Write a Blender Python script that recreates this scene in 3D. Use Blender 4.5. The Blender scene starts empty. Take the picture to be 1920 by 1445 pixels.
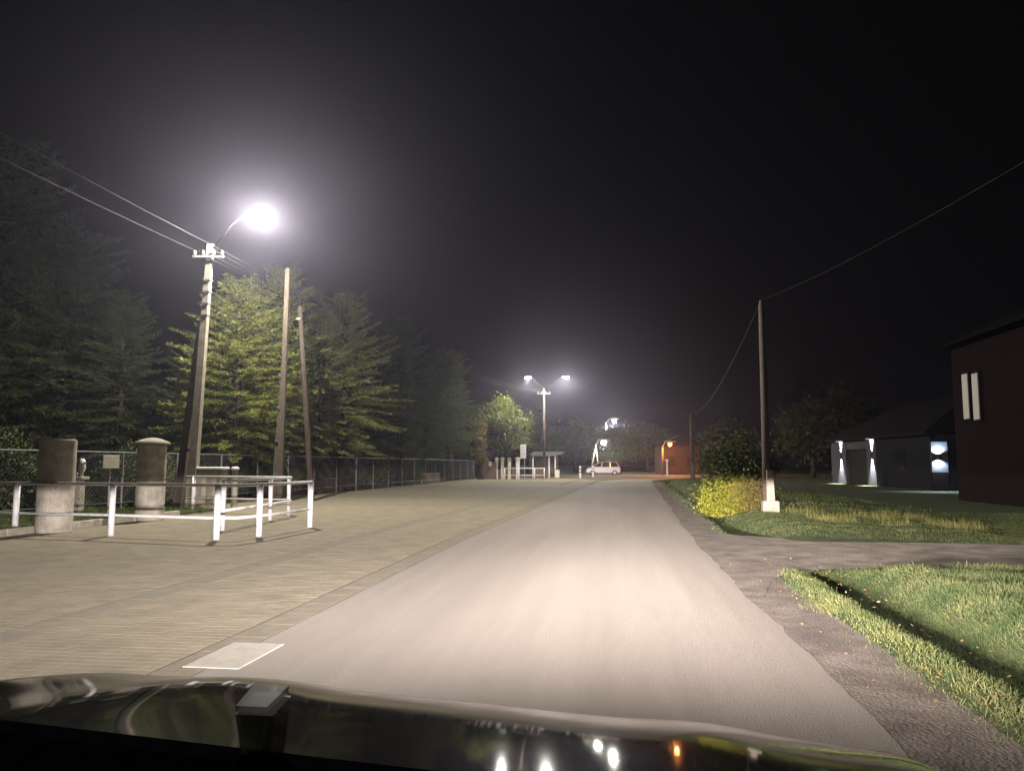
import bpy, math, random
import numpy as np
from mathutils import Vector, Matrix

scene = bpy.context.scene
C = scene.collection
rad = math.radians
random.seed(7); RNG = np.random.default_rng(7)

# ------------------------------------------------------------------ camera
CAM_H = 1.35
cam_d = bpy.data.cameras.new('camera'); cam = bpy.data.objects.new('camera', cam_d); C.objects.link(cam)
cam.location = (0, 0, CAM_H)
PITCH = math.atan(147.5 / 1478); YAW = math.atan(192 / 1478)
cam.rotation_euler = (rad(90) + PITCH, 0, YAW)
cam_d.sensor_width = 36; cam_d.lens = 36 * 1478 / 1920
cam_d.clip_start = 0.05; cam_d.clip_end = 2000
scene.camera = cam

# ------------------------------------------------------------------ world (night sky)
w = bpy.data.worlds.new('World'); scene.world = w; w.use_nodes = True
bg = w.node_tree.nodes['Background']
bg.inputs['Color'].default_value = (0.92, 0.82, 1.0, 1); bg.inputs['Strength'].default_value = 0.0020

# ------------------------------------------------------------------ render / exposure
scene.view_settings.view_transform = 'Standard'; scene.view_settings.look = 'None'
scene.view_settings.exposure = 0.0; scene.view_settings.gamma = 1.0
cy = scene.cycles
cy.use_denoising = True
cy.use_adaptive_sampling = True; cy.adaptive_threshold = 0.03
cy.max_bounces = 4; cy.diffuse_bounces = 1; cy.glossy_bounces = 2; cy.transmission_bounces = 2
cy.volume_bounces = 0; cy.transparent_max_bounces = 4
cy.sample_clamp_indirect = 4.0; cy.caustics_reflective = False; cy.caustics_refractive = False

# ------------------------------------------------------------------ helpers
_mats = {}
def mat(name, col, rough=0.8, col2=None, scale=4.0, bump=0.0, bscale=None, metallic=0.0, stretch=None, spec=0.35, coat=0.0, contrast=(0.35, 0.65), translucent=0.0):
    if name in _mats: return _mats[name]
    m = bpy.data.materials.new(name); m.use_nodes = True
    nt = m.node_tree; b = nt.nodes['Principled BSDF']
    b.inputs['Roughness'].default_value = rough; b.inputs['Metallic'].default_value = metallic
    b.inputs['Specular IOR Level'].default_value = spec
    b.inputs['Coat Weight'].default_value = coat; b.inputs['Coat Roughness'].default_value = 0.04
    b.inputs['Base Color'].default_value = (*col, 1)
    geo = nt.nodes.new('ShaderNodeNewGeometry')
    vec = geo.outputs['Position']
    if stretch:
        mp = nt.nodes.new('ShaderNodeMapping'); mp.inputs['Scale'].default_value = stretch
        nt.links.new(vec, mp.inputs['Vector']); vec = mp.outputs['Vector']
    if col2 is not None:
        n = nt.nodes.new('ShaderNodeTexNoise'); n.inputs['Scale'].default_value = scale; n.inputs['Detail'].default_value = 6
        n.inputs['Roughness'].default_value = 0.65
        nt.links.new(vec, n.inputs['Vector'])
        r = nt.nodes.new('ShaderNodeValToRGB')
        r.color_ramp.elements[0].position = contrast[0]; r.color_ramp.elements[1].position = contrast[1]
        r.color_ramp.elements[0].color = (*col, 1); r.color_ramp.elements[1].color = (*col2, 1)
        nt.links.new(n.outputs['Fac'], r.inputs['Fac']); nt.links.new(r.outputs['Color'], b.inputs['Base Color'])
    if bump:
        n2 = nt.nodes.new('ShaderNodeTexNoise'); n2.inputs['Scale'].default_value = bscale or scale * 8; n2.inputs['Detail'].default_value = 4
        nt.links.new(geo.outputs['Position'], n2.inputs['Vector'])
        bp = nt.nodes.new('ShaderNodeBump'); bp.inputs['Strength'].default_value = bump; bp.inputs['Distance'].default_value = 0.02
        nt.links.new(n2.outputs['Fac'], bp.inputs['Height']); nt.links.new(bp.outputs['Normal'], b.inputs['Normal'])
    if translucent:
        out = nt.nodes['Material Output']; tr = nt.nodes.new('ShaderNodeBsdfTranslucent'); mx = nt.nodes.new('ShaderNodeMixShader')
        mx.inputs['Fac'].default_value = translucent
        if col2 is not None: nt.links.new(r.outputs['Color'], tr.inputs['Color'])
        else: tr.inputs['Color'].default_value = (*col, 1)
        nt.links.new(b.outputs['BSDF'], mx.inputs[1]); nt.links.new(tr.outputs['BSDF'], mx.inputs[2])
        nt.links.new(mx.outputs['Shader'], out.inputs['Surface'])
    _mats[name] = m
    return m

def emit(name, col, strength):
    m = bpy.data.materials.new(name); m.use_nodes = True; nt = m.node_tree
    b = nt.nodes['Principled BSDF']; b.inputs['Base Color'].default_value = (0.8, 0.8, 0.8, 1)
    b.inputs['Emission Color'].default_value = (*col, 1); b.inputs['Emission Strength'].default_value = strength
    try: m.cycles.emission_sampling = 'NONE'
    except Exception: pass
    return m

class MB:
    """collects polygons, build() links them as one mesh object"""
    def __init__(s): s.v = []; s.f = []
    def add(s, vs, fs):
        o = len(s.v); s.v.extend([tuple(p) for p in vs]); s.f.extend([tuple(i + o for i in f) for f in fs]); return s
    def box(s, c, d, rz=0.0, top=1.0, bev=0.0):
        x, y, z = d[0] / 2, d[1] / 2, d[2] / 2
        cs, sn = math.cos(rz), math.sin(rz)
        P = []
        for zz, k in ((-z, 1.0), (z, top)):
            for a, b in ((-x, -y), (x, -y), (x, y), (-x, y)):
                a *= k; b *= k; P.append((c[0] + a * cs - b * sn, c[1] + a * sn + b * cs, c[2] + zz))
        return s.add(P, [(3, 2, 1, 0), (4, 5, 6, 7), (0, 1, 5, 4), (1, 2, 6, 5), (2, 3, 7, 6), (3, 0, 4, 7)])
    def bbox(s, c, d, rz=0.0, b=0.01):
        """box with chamfered top and vertical edges"""
        x, y, z = d[0] / 2, d[1] / 2, d[2] / 2
        def ring(x, y, zz, b):
            return [(-x + b, -y, zz), (x - b, -y, zz), (x, -y + b, zz), (x, y - b, zz), (x - b, y, zz), (-x + b, y, zz), (-x, y - b, zz), (-x, -y + b, zz)]
        P = ring(x, y, -z, b) + ring(x, y, z - b, b) + ring(x - b, y - b, z, b * .6)
        cs, sn = math.cos(rz), math.sin(rz)
        P = [(c[0] + a * cs - q * sn, c[1] + a * sn + q * cs, c[2] + zz) for a, q, zz in P]
        F = [tuple(range(7, -1, -1)), tuple(range(16, 24))]
        for r in (0, 8):
            for i in range(8): F.append((r + i, r + (i + 1) % 8, r + 8 + (i + 1) % 8, r + 8 + i))
        return s.add(P, F)
    def tube(s, pts, r, n=8, cap=True):
        pts = [Vector(p) for p in pts]
        rs = r if isinstance(r, (list, tuple)) else [r] * len(pts)
        o = len(s.v); prev = None
        for i, p in enumerate(pts):
            t = (pts[min(i + 1, len(pts) - 1)] - pts[max(i - 1, 0)]).normalized()
            a = Vector((0, 0, 1)) if abs(t.z) < 0.9 else Vector((1, 0, 0))
            u = t.cross(a).normalized()
            if prev is not None and u.dot(prev) < 0: u = -u
            prev = u
            q = t.cross(u)
            for k in range(n):
                an = 2 * math.pi * k / n
                s.v.append(tuple(p + (u * math.cos(an) + q * math.sin(an)) * rs[i]))
        for i in range(len(pts) - 1):
            for k in range(n):
                a = o + i * n + k; b = o + i * n + (k + 1) % n
                s.f.append((a, b, b + n, a + n))
        if cap:
            s.f.append(tuple(range(o + n - 1, o - 1, -1))); e = o + (len(pts) - 1) * n; s.f.append(tuple(range(e, e + n)))
        return s
    def lathe(s, c, prof, n=16):
        o = len(s.v)
        for r, z in prof:
            for k in range(n):
                a = 2 * math.pi * k / n; s.v.append((c[0] + r * math.cos(a), c[1] + r * math.sin(a), c[2] + z))
        for i in range(len(prof) - 1):
            for k in range(n):
                a = o + i * n + k; b = o + i * n + (k + 1) % n; s.f.append((a, b, b + n, a + n))
        s.f.append(tuple(range(o + n - 1, o - 1, -1))); e = o + (len(prof) - 1) * n; s.f.append(tuple(range(e, e + n)))
        return s
    def prism(s, poly, axis, a, b):
        """polygon (2D list) extruded along axis from a to b; axis 'x' poly=(y,z), 'y' poly=(x,z), 'z' poly=(x,y)"""
        def q(p, t): return {'x': (t, p[0], p[1]), 'y': (p[0], t, p[1]), 'z': (p[0], p[1], t)}[axis]
        n = len(poly)
        P = [q(p, a) for p in poly] + [q(p, b) for p in poly]
        F = [tuple(range(n - 1, -1, -1)), tuple(range(n, 2 * n))] + [(i, (i + 1) % n, n + (i + 1) % n, n + i) for i in range(n)]
        return s.add(P, F)
    def mesh(s, name, material, smooth=False):
        me = bpy.data.meshes.new(name); me.from_pydata(s.v, [], s.f); me.materials.append(material)
        if smooth: me.polygons.foreach_set('use_smooth', [True] * len(me.polygons))
        me.update(); return me
    def build(s, name, material, parent=None, smooth=False, fix=True):
        me = s.mesh(name, material, smooth)
        if fix:
            import bmesh
            bm = bmesh.new(); bm.from_mesh(me); bmesh.ops.recalc_face_normals(bm, faces=bm.faces); bm.to_mesh(me); bm.free()
        return link(name, me, parent)

def link(name, me, parent=None, loc=(0, 0, 0), rz=0, scale=None):
    o = bpy.data.objects.new(name, me); C.objects.link(o); o.parent = parent; o.location = loc; o.rotation_euler = (0, 0, rz)
    if scale: o.scale = scale
    return o
def thing(name, label, cat, loc=(0, 0, 0), rz=0, group=None):
    o = bpy.data.objects.new(name, None); C.objects.link(o); o.location = loc; o.rotation_euler = (0, 0, rz)
    o.empty_display_size = 0.2
    return tag(o, label, cat, group)
def tag(o, label, cat, group=None):
    o['label'] = label; o['category'] = cat
    if group: o['group'] = group
    return o
def struct(o): o['kind'] = 'structure'; return o
def stuff(o): o['kind'] = 'stuff'; return o
def copy_tree(o, parent=None):
    c = o.copy(); C.objects.link(c); c.parent = parent
    for ch in list(o.children): copy_tree(ch, c)
    return c

def ray(px, py):
    x = (px - 960) / 1478; z = (722.5 - py) / 1478; y = 1.0
    y, z = y * math.cos(PITCH) - z * math.sin(PITCH), y * math.sin(PITCH) + z * math.cos(PITCH)
    return x * math.cos(YAW) - y * math.sin(YAW), x * math.sin(YAW) + y * math.cos(YAW), z
def P(px, py, Y):
    x, y, z = ray(px, py); t = Y / y; return Vector((x * t, Y, CAM_H + z * t))
def G(px, py, z0=0.0):
    x, y, z = ray(px, py); t = (z0 - CAM_H) / z; return Vector((x * t, y * t, z0))

def leaf_mesh(name, pos, dirs, nrm, L, W, material):
    """diamond shaped leaf faces; all arguments numpy arrays"""
    n = len(pos)
    d = dirs / np.linalg.norm(dirs, axis=1, keepdims=True)
    s = np.cross(d, nrm); s /= np.maximum(np.linalg.norm(s, axis=1, keepdims=True), 1e-6)
    L = np.asarray(L).reshape(-1, 1); W = np.asarray(W).reshape(-1, 1)
    up = np.cross(s, d)
    v = np.empty((n, 4, 3), np.float32)
    v[:, 0] = pos; v[:, 1] = pos + d * L * 0.45 + s * W * 0.5 - up * W * 0.12
    v[:, 2] = pos + d * L; v[:, 3] = pos + d * L * 0.45 - s * W * 0.5 - up * W * 0.12
    me = bpy.data.meshes.new(name)
    me.vertices.add(n * 4); me.vertices.foreach_set('co', v.ravel())
    me.loops.add(n * 4); me.loops.foreach_set('vertex_index', np.arange(n * 4, dtype=np.int32))
    me.polygons.add(n); me.polygons.foreach_set('loop_start', np.arange(0, n * 4, 4, dtype=np.int32))
    me.materials.append(material); me.update(calc_edges=True); me.validate()
    return me

# ------------------------------------------------------------------ materials
M = dict(
    asphalt=mat('asphalt', (0.300, 0.260, 0.222), 0.82, (0.355, 0.310, 0.268), 0.8, 0.4, 90, stretch=(2.2, 0.10, 1), spec=0.2),
    soil=mat('soil', (0.035, 0.028, 0.018), 0.95, (0.075, 0.062, 0.035), 3.0, 0.6, 25),
    gravel=mat('gravel', (0.22, 0.185, 0.16), 0.95, (0.36, 0.31, 0.275), 6.0, 0.9, 45),
    dirt=mat('dirt', (0.15, 0.125, 0.107), 0.95, (0.29, 0.245, 0.21), 2.2, 0.8, 45, spec=0.1),
    paver=mat('paver', (0.245, 0.208, 0.143), 0.88, (0.335, 0.286, 0.20), 2.2, 0.35, 90, spec=0.25),
    joint=mat('joint_sand', (0.13, 0.110, 0.08), 0.95, (0.17, 0.145, 0.105), 5.0),
    gutter=mat('gutter_concrete', (0.225, 0.193, 0.138), 0.9, (0.30, 0.257, 0.185), 5.0, 0.4, 60),
    concrete=mat('concrete', (0.30, 0.265, 0.20), 0.9, (0.46, 0.41, 0.32), 5.0, 0.4, 50),
    pale_concrete=mat('pale_concrete', (0.44, 0.40, 0.34), 0.85, (0.55, 0.50, 0.43), 7.0, 0.3, 60),
    pillar=mat('pillar_render', (0.30, 0.27, 0.215), 0.9, (0.52, 0.47, 0.39), 4.0, 0.6, 40),
    white=mat('white_paint', (0.46, 0.43, 0.40), 0.5, (0.78, 0.76, 0.76), 7.0, 0.08, 40, contrast=(0.28, 0.48)),
    cream=mat('cream_paint', (0.66, 0.62, 0.50), 0.6, (0.78, 0.74, 0.62), 6.0),
    galv=mat('galvanised_steel', (0.36, 0.36, 0.37), 0.45, (0.48, 0.48, 0.49), 12.0, metallic=0.6),
    fence_steel=mat('fence_steel', (0.14, 0.14, 0.15), 0.6, (0.20, 0.20, 0.21), 9.0),
    dark_steel=mat('dark_steel', (0.06, 0.06, 0.065), 0.6, (0.10, 0.10, 0.10), 9.0),
    wood_pole=mat('weathered_wood', (0.085, 0.066, 0.052), 0.9, (0.15, 0.118, 0.095), 6.0, 0.5, 40, stretch=(6, 6, 0.7)),
    old_wood=mat('old_wood', (0.055, 0.045, 0.034), 0.95, (0.10, 0.082, 0.062), 6.0, 0.5, 40, stretch=(6, 6, 0.7), spec=0.1),
    bark=mat('bark', (0.045, 0.034, 0.026), 0.95, (0.075, 0.06, 0.046), 7.0, 0.9, 18, spec=0.1),
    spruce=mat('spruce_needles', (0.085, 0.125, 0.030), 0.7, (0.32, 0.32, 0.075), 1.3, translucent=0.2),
    spruce_lit=mat('lit_spruce_needles', (0.14, 0.18, 0.06), 0.7, (0.42, 0.43, 0.13), 1.1, translucent=0.2),  # spruce needles lightened to paint lamp light onto the farther trees
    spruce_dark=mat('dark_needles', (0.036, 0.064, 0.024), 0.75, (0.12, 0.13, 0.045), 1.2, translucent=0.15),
    leaf=mat('broad_leaves', (0.06, 0.09, 0.018), 0.6, (0.19, 0.21, 0.045), 1.6, translucent=0.3),
    ivy=mat('autumn_ivy', (0.13, 0.12, 0.03), 0.7, (0.30, 0.20, 0.075), 1.4, translucent=0.25),
    bush=mat('yellow_bush_leaves', (0.15, 0.17, 0.015), 0.6, (0.30, 0.27, 0.03), 2.2, translucent=0.25),
    bush_dark=mat('dark_bush_leaves', (0.035, 0.055, 0.015), 0.7, (0.10, 0.10, 0.03), 2.0, translucent=0.2),
    grass=mat('grass_blades', (0.065, 0.105, 0.036), 0.8, (0.19, 0.205, 0.085), 1.6, translucent=0.3, spec=0.2),
    dry_grass=mat('dry_grass_blades', (0.19, 0.20, 0.06), 0.85, (0.35, 0.30, 0.11), 1.4, translucent=0.3, spec=0.2),
    dead_leaf=mat('dead_leaves', (0.16, 0.09, 0.035), 0.8, (0.34, 0.22, 0.10), 14.0, translucent=0.15),
    turf=mat('turf_soil', (0.035, 0.055, 0.016), 0.95, (0.08, 0.095, 0.03), 4.0, 0.9, 30),
    car_paint=mat('car_paint', (0.018, 0.017, 0.018), 0.055, None, spec=0.5),
    black_plastic=mat('black_plastic', (0.004, 0.003, 0.005), 1.0, (0.006, 0.0045, 0.007), 60.0, 0.06, 200, spec=0.0),
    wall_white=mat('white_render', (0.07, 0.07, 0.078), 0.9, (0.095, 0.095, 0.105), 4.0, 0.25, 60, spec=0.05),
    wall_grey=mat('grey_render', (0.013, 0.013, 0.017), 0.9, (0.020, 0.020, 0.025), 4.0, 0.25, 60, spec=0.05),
    wall_brown=mat('brown_brick', (0.008, 0.005, 0.005), 0.9, (0.013, 0.008, 0.008), 6.0, 0.4, 40, spec=0.04),
    wall_tan=mat('tan_render', (0.032, 0.025, 0.022), 0.9, (0.05, 0.038, 0.03), 4.0, 0.3, 50),
    roof=mat('dark_tiles', (0.009, 0.008, 0.009), 0.85, (0.016, 0.014, 0.015), 6.0, 0.4, 30, spec=0.04),
    glass=mat('dark_glass', (0.015, 0.016, 0.02), 0.08, None, spec=0.6),
    silver=mat('silver_car_paint', (0.50, 0.51, 0.53), 0.3, None, metallic=0.35, coat=0.7),
    rubber=mat('rubber', (0.015, 0.015, 0.015), 0.9),
    red=mat('red_plastic', (0.35, 0.02, 0.015), 0.4),
    brown_panel=mat('brown_panel', (0.12, 0.075, 0.055), 0.8, (0.18, 0.12, 0.09), 7.0, 0.2, 40),
    garage=mat('garage_door_paint', (0.022, 0.019, 0.018), 0.8, (0.035, 0.03, 0.028), 6.0, spec=0.05),
    pole_concrete=mat('pole_concrete', (0.19, 0.165, 0.12), 0.92, (0.29, 0.255, 0.19), 5.0, 0.4, 50),
    wire=mat('wire', (0.06, 0.06, 0.063), 0.6, None, metallic=0.2),
    blind=mat('pale_blind', (0.62, 0.60, 0.46), 0.8, (0.74, 0.72, 0.58), 5.0),
)

def dusty(m, k, col):
    nt = m.node_tree; b = nt.nodes['Principled BSDF']; d = nt.nodes.new('ShaderNodeBsdfDiffuse'); d.inputs['Color'].default_value = (*col, 1)
    n = nt.nodes.new('ShaderNodeTexNoise'); n.inputs['Scale'].default_value = 9; n.inputs['Detail'].default_value = 8
    g_ = nt.nodes.new('ShaderNodeNewGeometry'); nt.links.new(g_.outputs['Position'], n.inputs['Vector'])
    mr = nt.nodes.new('ShaderNodeMapRange'); nt.links.new(n.outputs['Fac'], mr.inputs['Value'])
    mr.inputs['From Min'].default_value = .3; mr.inputs['From Max'].default_value = .7; mr.inputs['To Min'].default_value = k - .1; mr.inputs['To Max'].default_value = k + .1
    mx = nt.nodes.new('ShaderNodeMixShader'); nt.links.new(mr.outputs['Result'], mx.inputs['Fac'])
    nt.links.new(b.outputs['BSDF'], mx.inputs[1]); nt.links.new(d.outputs['BSDF'], mx.inputs[2]); nt.links.new(mx.outputs['Shader'], nt.nodes['Material Output'].inputs['Surface'])
dusty(M['car_paint'], .42, (.022, .019, .016))
def smoky(name, col, clear):
    m = mat(name, col, 0.2, spec=0.4); nt = m.node_tree; t = nt.nodes.new('ShaderNodeBsdfTransparent'); mx = nt.nodes.new('ShaderNodeMixShader')
    mx.inputs['Fac'].default_value = clear; nt.links.new(nt.nodes['Principled BSDF'].outputs['BSDF'], mx.inputs[1]); nt.links.new(t.outputs['BSDF'], mx.inputs[2])
    nt.links.new(mx.outputs['Shader'], nt.nodes['Material Output'].inputs['Surface']); return m
M['smoky'] = smoky('smoky_plastic', (.02, .018, .018), .35); M['frosted'] = smoky('frosted_plastic', (.7, .66, .58), .35)

# ------------------------------------------------------------------ ground and roads
def off(y):
    return 0.03 * max(0.0, y - 14) + 0.012 * max(0.0, y - 62) ** 2
def sstep(a, b, x):
    t = min(1, max(0, (x - a) / (b - a))); return t * t * (3 - 2 * t)
def ground_z(x, y):
    z = -0.02
    xr = x - min(off(y), 6)
    # ditch along the right verge, filled where the driveway crosses
    if 1.9 < xr < 8 and y < 75:
        dr = max(sstep(9.9, 11.0, y) * (1 - sstep(14.2, 16.2, y)), 0)
        k = 1 - dr
        c = 2.72 if y < 12 else 2.45
        z += -0.34 * k * math.exp(-((xr - c) / 0.26) ** 2)
        z += 0.16 * k * sstep(2.75, 3.5, xr) * (1 - sstep(5.5, 8, xr))
        z += 0.05 * k * math.exp(-((xr - 2.15) / 0.2) ** 2)
        z += 0.025 * math.sin(x * 5.1 + y * 2.3) * math.sin(y * 3.7 - x) * k * sstep(1.9, 2.3, xr)
    return z
xs = sorted(set([-600, -300, -150, -80, -45, -30, -22, -16, -13, -11, -8, -5] + [round(-3 + 0.5 * i, 2) for i in range(9)] +
                [round(1.5 + 0.12 * i, 2) for i in range(56)] + [8.6, 9.5, 11, 14, 18, 25, 40, 80, 150, 300, 600]))
ys = sorted(set([-40, -20, -8, -2] + [round(0.3 * i, 2) for i in range(90)] + [27 + 1.2 * i for i in range(40)] + [78, 85, 95, 110, 140, 200, 300, 500, 900]))
g = MB(); nx = len(xs)
for y in ys:
    for x in xs: g.v.append((x, y, ground_z(x, y)))
for j in range(len(ys) - 1):
    for i in range(nx - 1):
        a = j * nx + i; g.f.append((a, a + 1, a + nx + 1, a + nx))
struct(g.build('ground', M['turf'], smooth=True, fix=False))

def strip(name, m, x0, x1, y0, y1, z, step=0.5, jag0=0.0, jag1=0.0, seg=1):
    """sheet between x0(y) and x1(y)"""
    b = MB(); n = max(1, int((y1 - y0) / step)); r = random.Random(name)
    f0 = x0 if callable(x0) else (lambda y: x0); f1 = x1 if callable(x1) else (lambda y: x1)
    for i in range(n + 1):
        y = y0 + (y1 - y0) * i / n
        a = f0(y) + r.uniform(-jag0, jag0); c = f1(y) + r.uniform(-jag1, jag1)
        for k in range(seg + 1): b.v.append((a + (c - a) * k / seg, y, z))
    s = seg + 1
    for i in range(n):
        for k in range(seg): b.f.append((i * s + k, i * s + k + 1, (i + 1) * s + k + 1, (i + 1) * s + k))
    return struct(b.build(name, m, fix=False))

R_EDGE, K2, K1 = 1.36, -2.86, -4.78
strip('road', M['asphalt'], lambda y: K2 + 0.16 + off(y), lambda y: R_EDGE + off(y) + 0.035 * math.sin(y * .93) * math.sin(y * .41 + 1) + 0.018 * math.sin(y * 3.7) * math.sin(y * 1.13), -6, 112, 0.0, 0.2, 0, 0.018)
strip('shoulder', M['dirt'], lambda y: R_EDGE - 0.3 + off(y), lambda y: 2.06 + off(y) + 0.09 * math.sin(y * 2.1) + 0.06 * math.sin(y * 5.3), -6, 60, -0.004, 0.3, 0, 0.05)
# gravel driveway crossing the verge
d = MB()
edge0 = [(1.50, 8.6), (1.75, 9.6), (2.15, 10.6), (3.2, 11.0), (5.4, 11.35), (9, 11.6), (30, 12.5)]
edge1 = [(1.50, 18.2), (1.85, 16.6), (2.35, 15.6), (3.6, 15.1), (6.8, 14.5), (9, 14.4), (30, 15.6)]
for (a, b_), (c, e) in zip(edge0, edge1):
    for k in range(9):
        t = k / 8; j = 0.08 * math.sin(a * 3 + k) if k in (0, 8) else 0
        d.v.append((a + (c - a) * t, b_ + (e - b_) * t + j, 0.001 + 0.0025 * math.sin(k * 1.1 + a)))
for i in range(len(edge0) - 1):
    for k in range(8): q = i * 9 + k; d.f.append((q, q + 9, q + 10, q + 1))
gm = mat('driveway_gravel', (0.15, 0.125, 0.107), 0.95, (0.29, 0.245, 0.21), 2.2, 0.8, 45, spec=0.1); nt = gm.node_tree
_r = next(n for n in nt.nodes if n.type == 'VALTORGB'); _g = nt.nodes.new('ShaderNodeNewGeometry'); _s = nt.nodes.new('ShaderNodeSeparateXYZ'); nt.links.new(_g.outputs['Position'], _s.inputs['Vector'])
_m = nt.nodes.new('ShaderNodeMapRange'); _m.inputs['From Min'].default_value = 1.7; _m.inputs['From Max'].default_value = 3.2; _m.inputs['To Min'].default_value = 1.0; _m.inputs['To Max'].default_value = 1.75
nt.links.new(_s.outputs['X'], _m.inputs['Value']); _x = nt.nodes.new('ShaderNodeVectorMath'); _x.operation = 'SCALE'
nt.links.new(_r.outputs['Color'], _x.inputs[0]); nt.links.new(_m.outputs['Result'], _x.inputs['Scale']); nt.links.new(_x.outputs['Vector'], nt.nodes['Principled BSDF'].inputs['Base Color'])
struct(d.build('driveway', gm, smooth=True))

# paved bay and pavement: bedding sheets, blocks on top
bay = strip('parking_bay', M['joint'], lambda y: K1 + 0.14 + off(y), lambda y: K2 - 0.16 + off(y), 0, 70, -0.0012, 1.0)
pav = strip('pavement', M['joint'], lambda y: (-11.45 if y < 19.5 else -13.2) if y > 12.6 else -26, lambda y: K1 - 0.14 + off(y), 0, 70, -0.0012, 0.35)
bw, bl = 0.2, 0.1
def one_block():
    b = MB(); b.bbox((0, 0, -0.03), (bw - 0.004, bl - 0.004, 0.07), 0, 0.001); return b.mesh('paving_block', M['paver'])
blk = one_block()
rb = random.Random(3)
def block_sites(xa, nblk, y0, y1):
    """stretcher bond with half blocks closing the rows: (x, y, width factor)"""
    for j in range(int((y1 - y0) / bl)):
        y = y0 + (j + .5) * bl; x = xa + off(y)
        if j % 2:
            for k in range(nblk): yield x + (k + .5) * bw, y, 1.0
        else:
            yield x + bw / 4, y, .48
            for k in range(nblk - 1): yield x + (k + 1) * bw, y, 1.0
            yield x + nblk * bw - bw / 4, y, .48
sites = list(block_sites(K2 - .17 - 8 * bw, 8, 3.6, 26))
vis = [q for q in sites if q[0] / q[1] > -0.86]
vis.sort(key=lambda q: q[1]); near = set(vis[:300])
for x, y, k in vis[:300]:
    link('paving_block', blk, bay, (x, y, -.005 + rb.uniform(-.0004, .0004)), rb.uniform(-.005, .005), (k, 1, 1))
def block_field(name, pts, parent):
    b = MB()
    for x, y, k in pts:
        zt = rb.uniform(-.0004, .0004); hx, hy = bw * k / 2 - .002, bl / 2 - .002; e = .001
        b.add([(x - hx, y - hy, -.01), (x + hx, y - hy, -.01), (x + hx, y + hy, -.01), (x - hx, y + hy, -.01),
               (x - hx + e, y - hy + e, zt), (x + hx - e, y - hy + e, zt), (x + hx - e, y + hy - e, zt), (x - hx + e, y + hy - e, zt)],
              [(4, 5, 6, 7), (0, 1, 5, 4), (1, 2, 6, 5), (2, 3, 7, 6), (3, 0, 4, 7)])
    return stuff(b.build(name, M['paver'], parent, fix=False))
block_field('block_field', [q for q in sites if q not in near and q[0] / q[1] > -1.0], bay)
block_field('block_field', [q for q in block_sites(K1 - .16 - 32 * bw, 32, 4.6, 26) if q[0] / q[1] > -1.0], pav)
strip('paving_far', M['paver'], lambda y: K1 + 0.15 + off(y), lambda y: K2 - 0.17 + off(y), 26, 68, 0.0, 1.0)
strip('pavement_far', M['paver'], -13.15, lambda y: K1 - 0.16 + off(y), 26, 72, 0.0, 1.0)
strip('pavement_by_fence', M['paver'], -13.15, -11.42, 19.6, 26, 0.0, 1.0)
strip('forecourt', M['paver'], -14, lambda y: K2 - .1 + off(y), 72, 104, -0.002, 1.0)
# gutter slabs, two runs
slab = MB().bbox((0, 0, -0.04), (0.29, 0.496, 0.08), 0, 0.002).mesh('gutter_slab', M['gutter'])
for nm, xc in (('gutter_by_road', K2), ('gutter_by_pavement', K1)):
    gs = strip(nm, M['joint'], lambda y: xc - .17 + off(y), lambda y: xc + .17 + off(y), 0, 70, -0.0008, 1.0)
    for i in range(100):
        y = 3.3 + .5 * i
        link('gutter_slab', slab, gs, (xc + off(y) + rb.uniform(-.006, .006), y, rb.uniform(-.0002, .0006)), rb.uniform(-.004, .004))
# pale inlet slab lying against the gutter
o = MB().bbox((-2.69, 5.47, -0.014), (0.40, 0.73, 0.04), 0, 0.002).build('inlet_slab', M['pale_concrete'])
tag(o, 'pale rectangular concrete slab lying beside the gutter at lower left', 'slab')

# raised lawn with a kerb behind the pillars on the left
lk = struct(MB().box((-19, 17.2, 0.02), (15.0, 9.0, 0.10)).build('lawn_bed', M['turf']))
kerb_s = MB().bbox((0, 0, 0.06), (0.98, 0.12, 0.16), 0, 0.015).mesh('kerb_stone', M['concrete'])
lawn_kerb = struct(MB().box((-19, 12.62, 0.01), (15.0, 0.10, 0.10)).build('lawn_kerb', M['concrete']))
for i in range(14):
    link('kerb_stone', kerb_s, lawn_kerb, (-11.95 - i, 12.55, 0.0))
for i in range(7):
    link('kerb_stone', kerb_s, lawn_kerb, (-11.43, 13.2 + i * 1.0, 0.0), rad(90))

# ------------------------------------------------------------------ grass
def blades(name, pts, hmin, hmax, wid, m, lean=0.5, z=None):
    n = len(pts); p = np.zeros((n, 3), np.float32); p[:, :2] = pts
    p[:, 2] = [ (ground_z(a, b) if z is None else z) - 0.01 for a, b in pts]
    L = RNG.uniform(hmin, hmax, n); an = RNG.uniform(0, 2 * np.pi, n); ln = RNG.uniform(0, lean, n)
    d = np.stack([np.cos(an) * ln, np.sin(an) * ln, np.ones(n)], 1)
    a2 = RNG.uniform(0, 2 * np.pi, n); nr = np.stack([np.cos(a2), np.sin(a2), np.zeros(n)], 1)
    return link(name, leaf_mesh(name, p, d, nr, L, wid * RNG.uniform(.7, 1.3, n), m))
def scatter(n, x0, x1, y0, y1, fn=None):
    x = RNG.uniform(x0, x1, n); y = RNG.uniform(y0, y1, n)
    k = np.array([fn(a, b) for a, b in zip(x, y)]) if fn else np.ones(n, bool)
    return np.stack([x[k], y[k]], 1)
def on_drive(x, y):
    lo = np.interp(x, [e[0] for e in edge0], [e[1] for e in edge0]); hi = np.interp(x, [e[0] for e in edge1], [e[1] for e in edge1])
    return lo + .05 < y < hi - .05
def verge_lim(y): return 1.84 + off(y) + 0.09 * math.sin(y * 2.1) + 0.06 * math.sin(y * 5.3)
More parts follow.
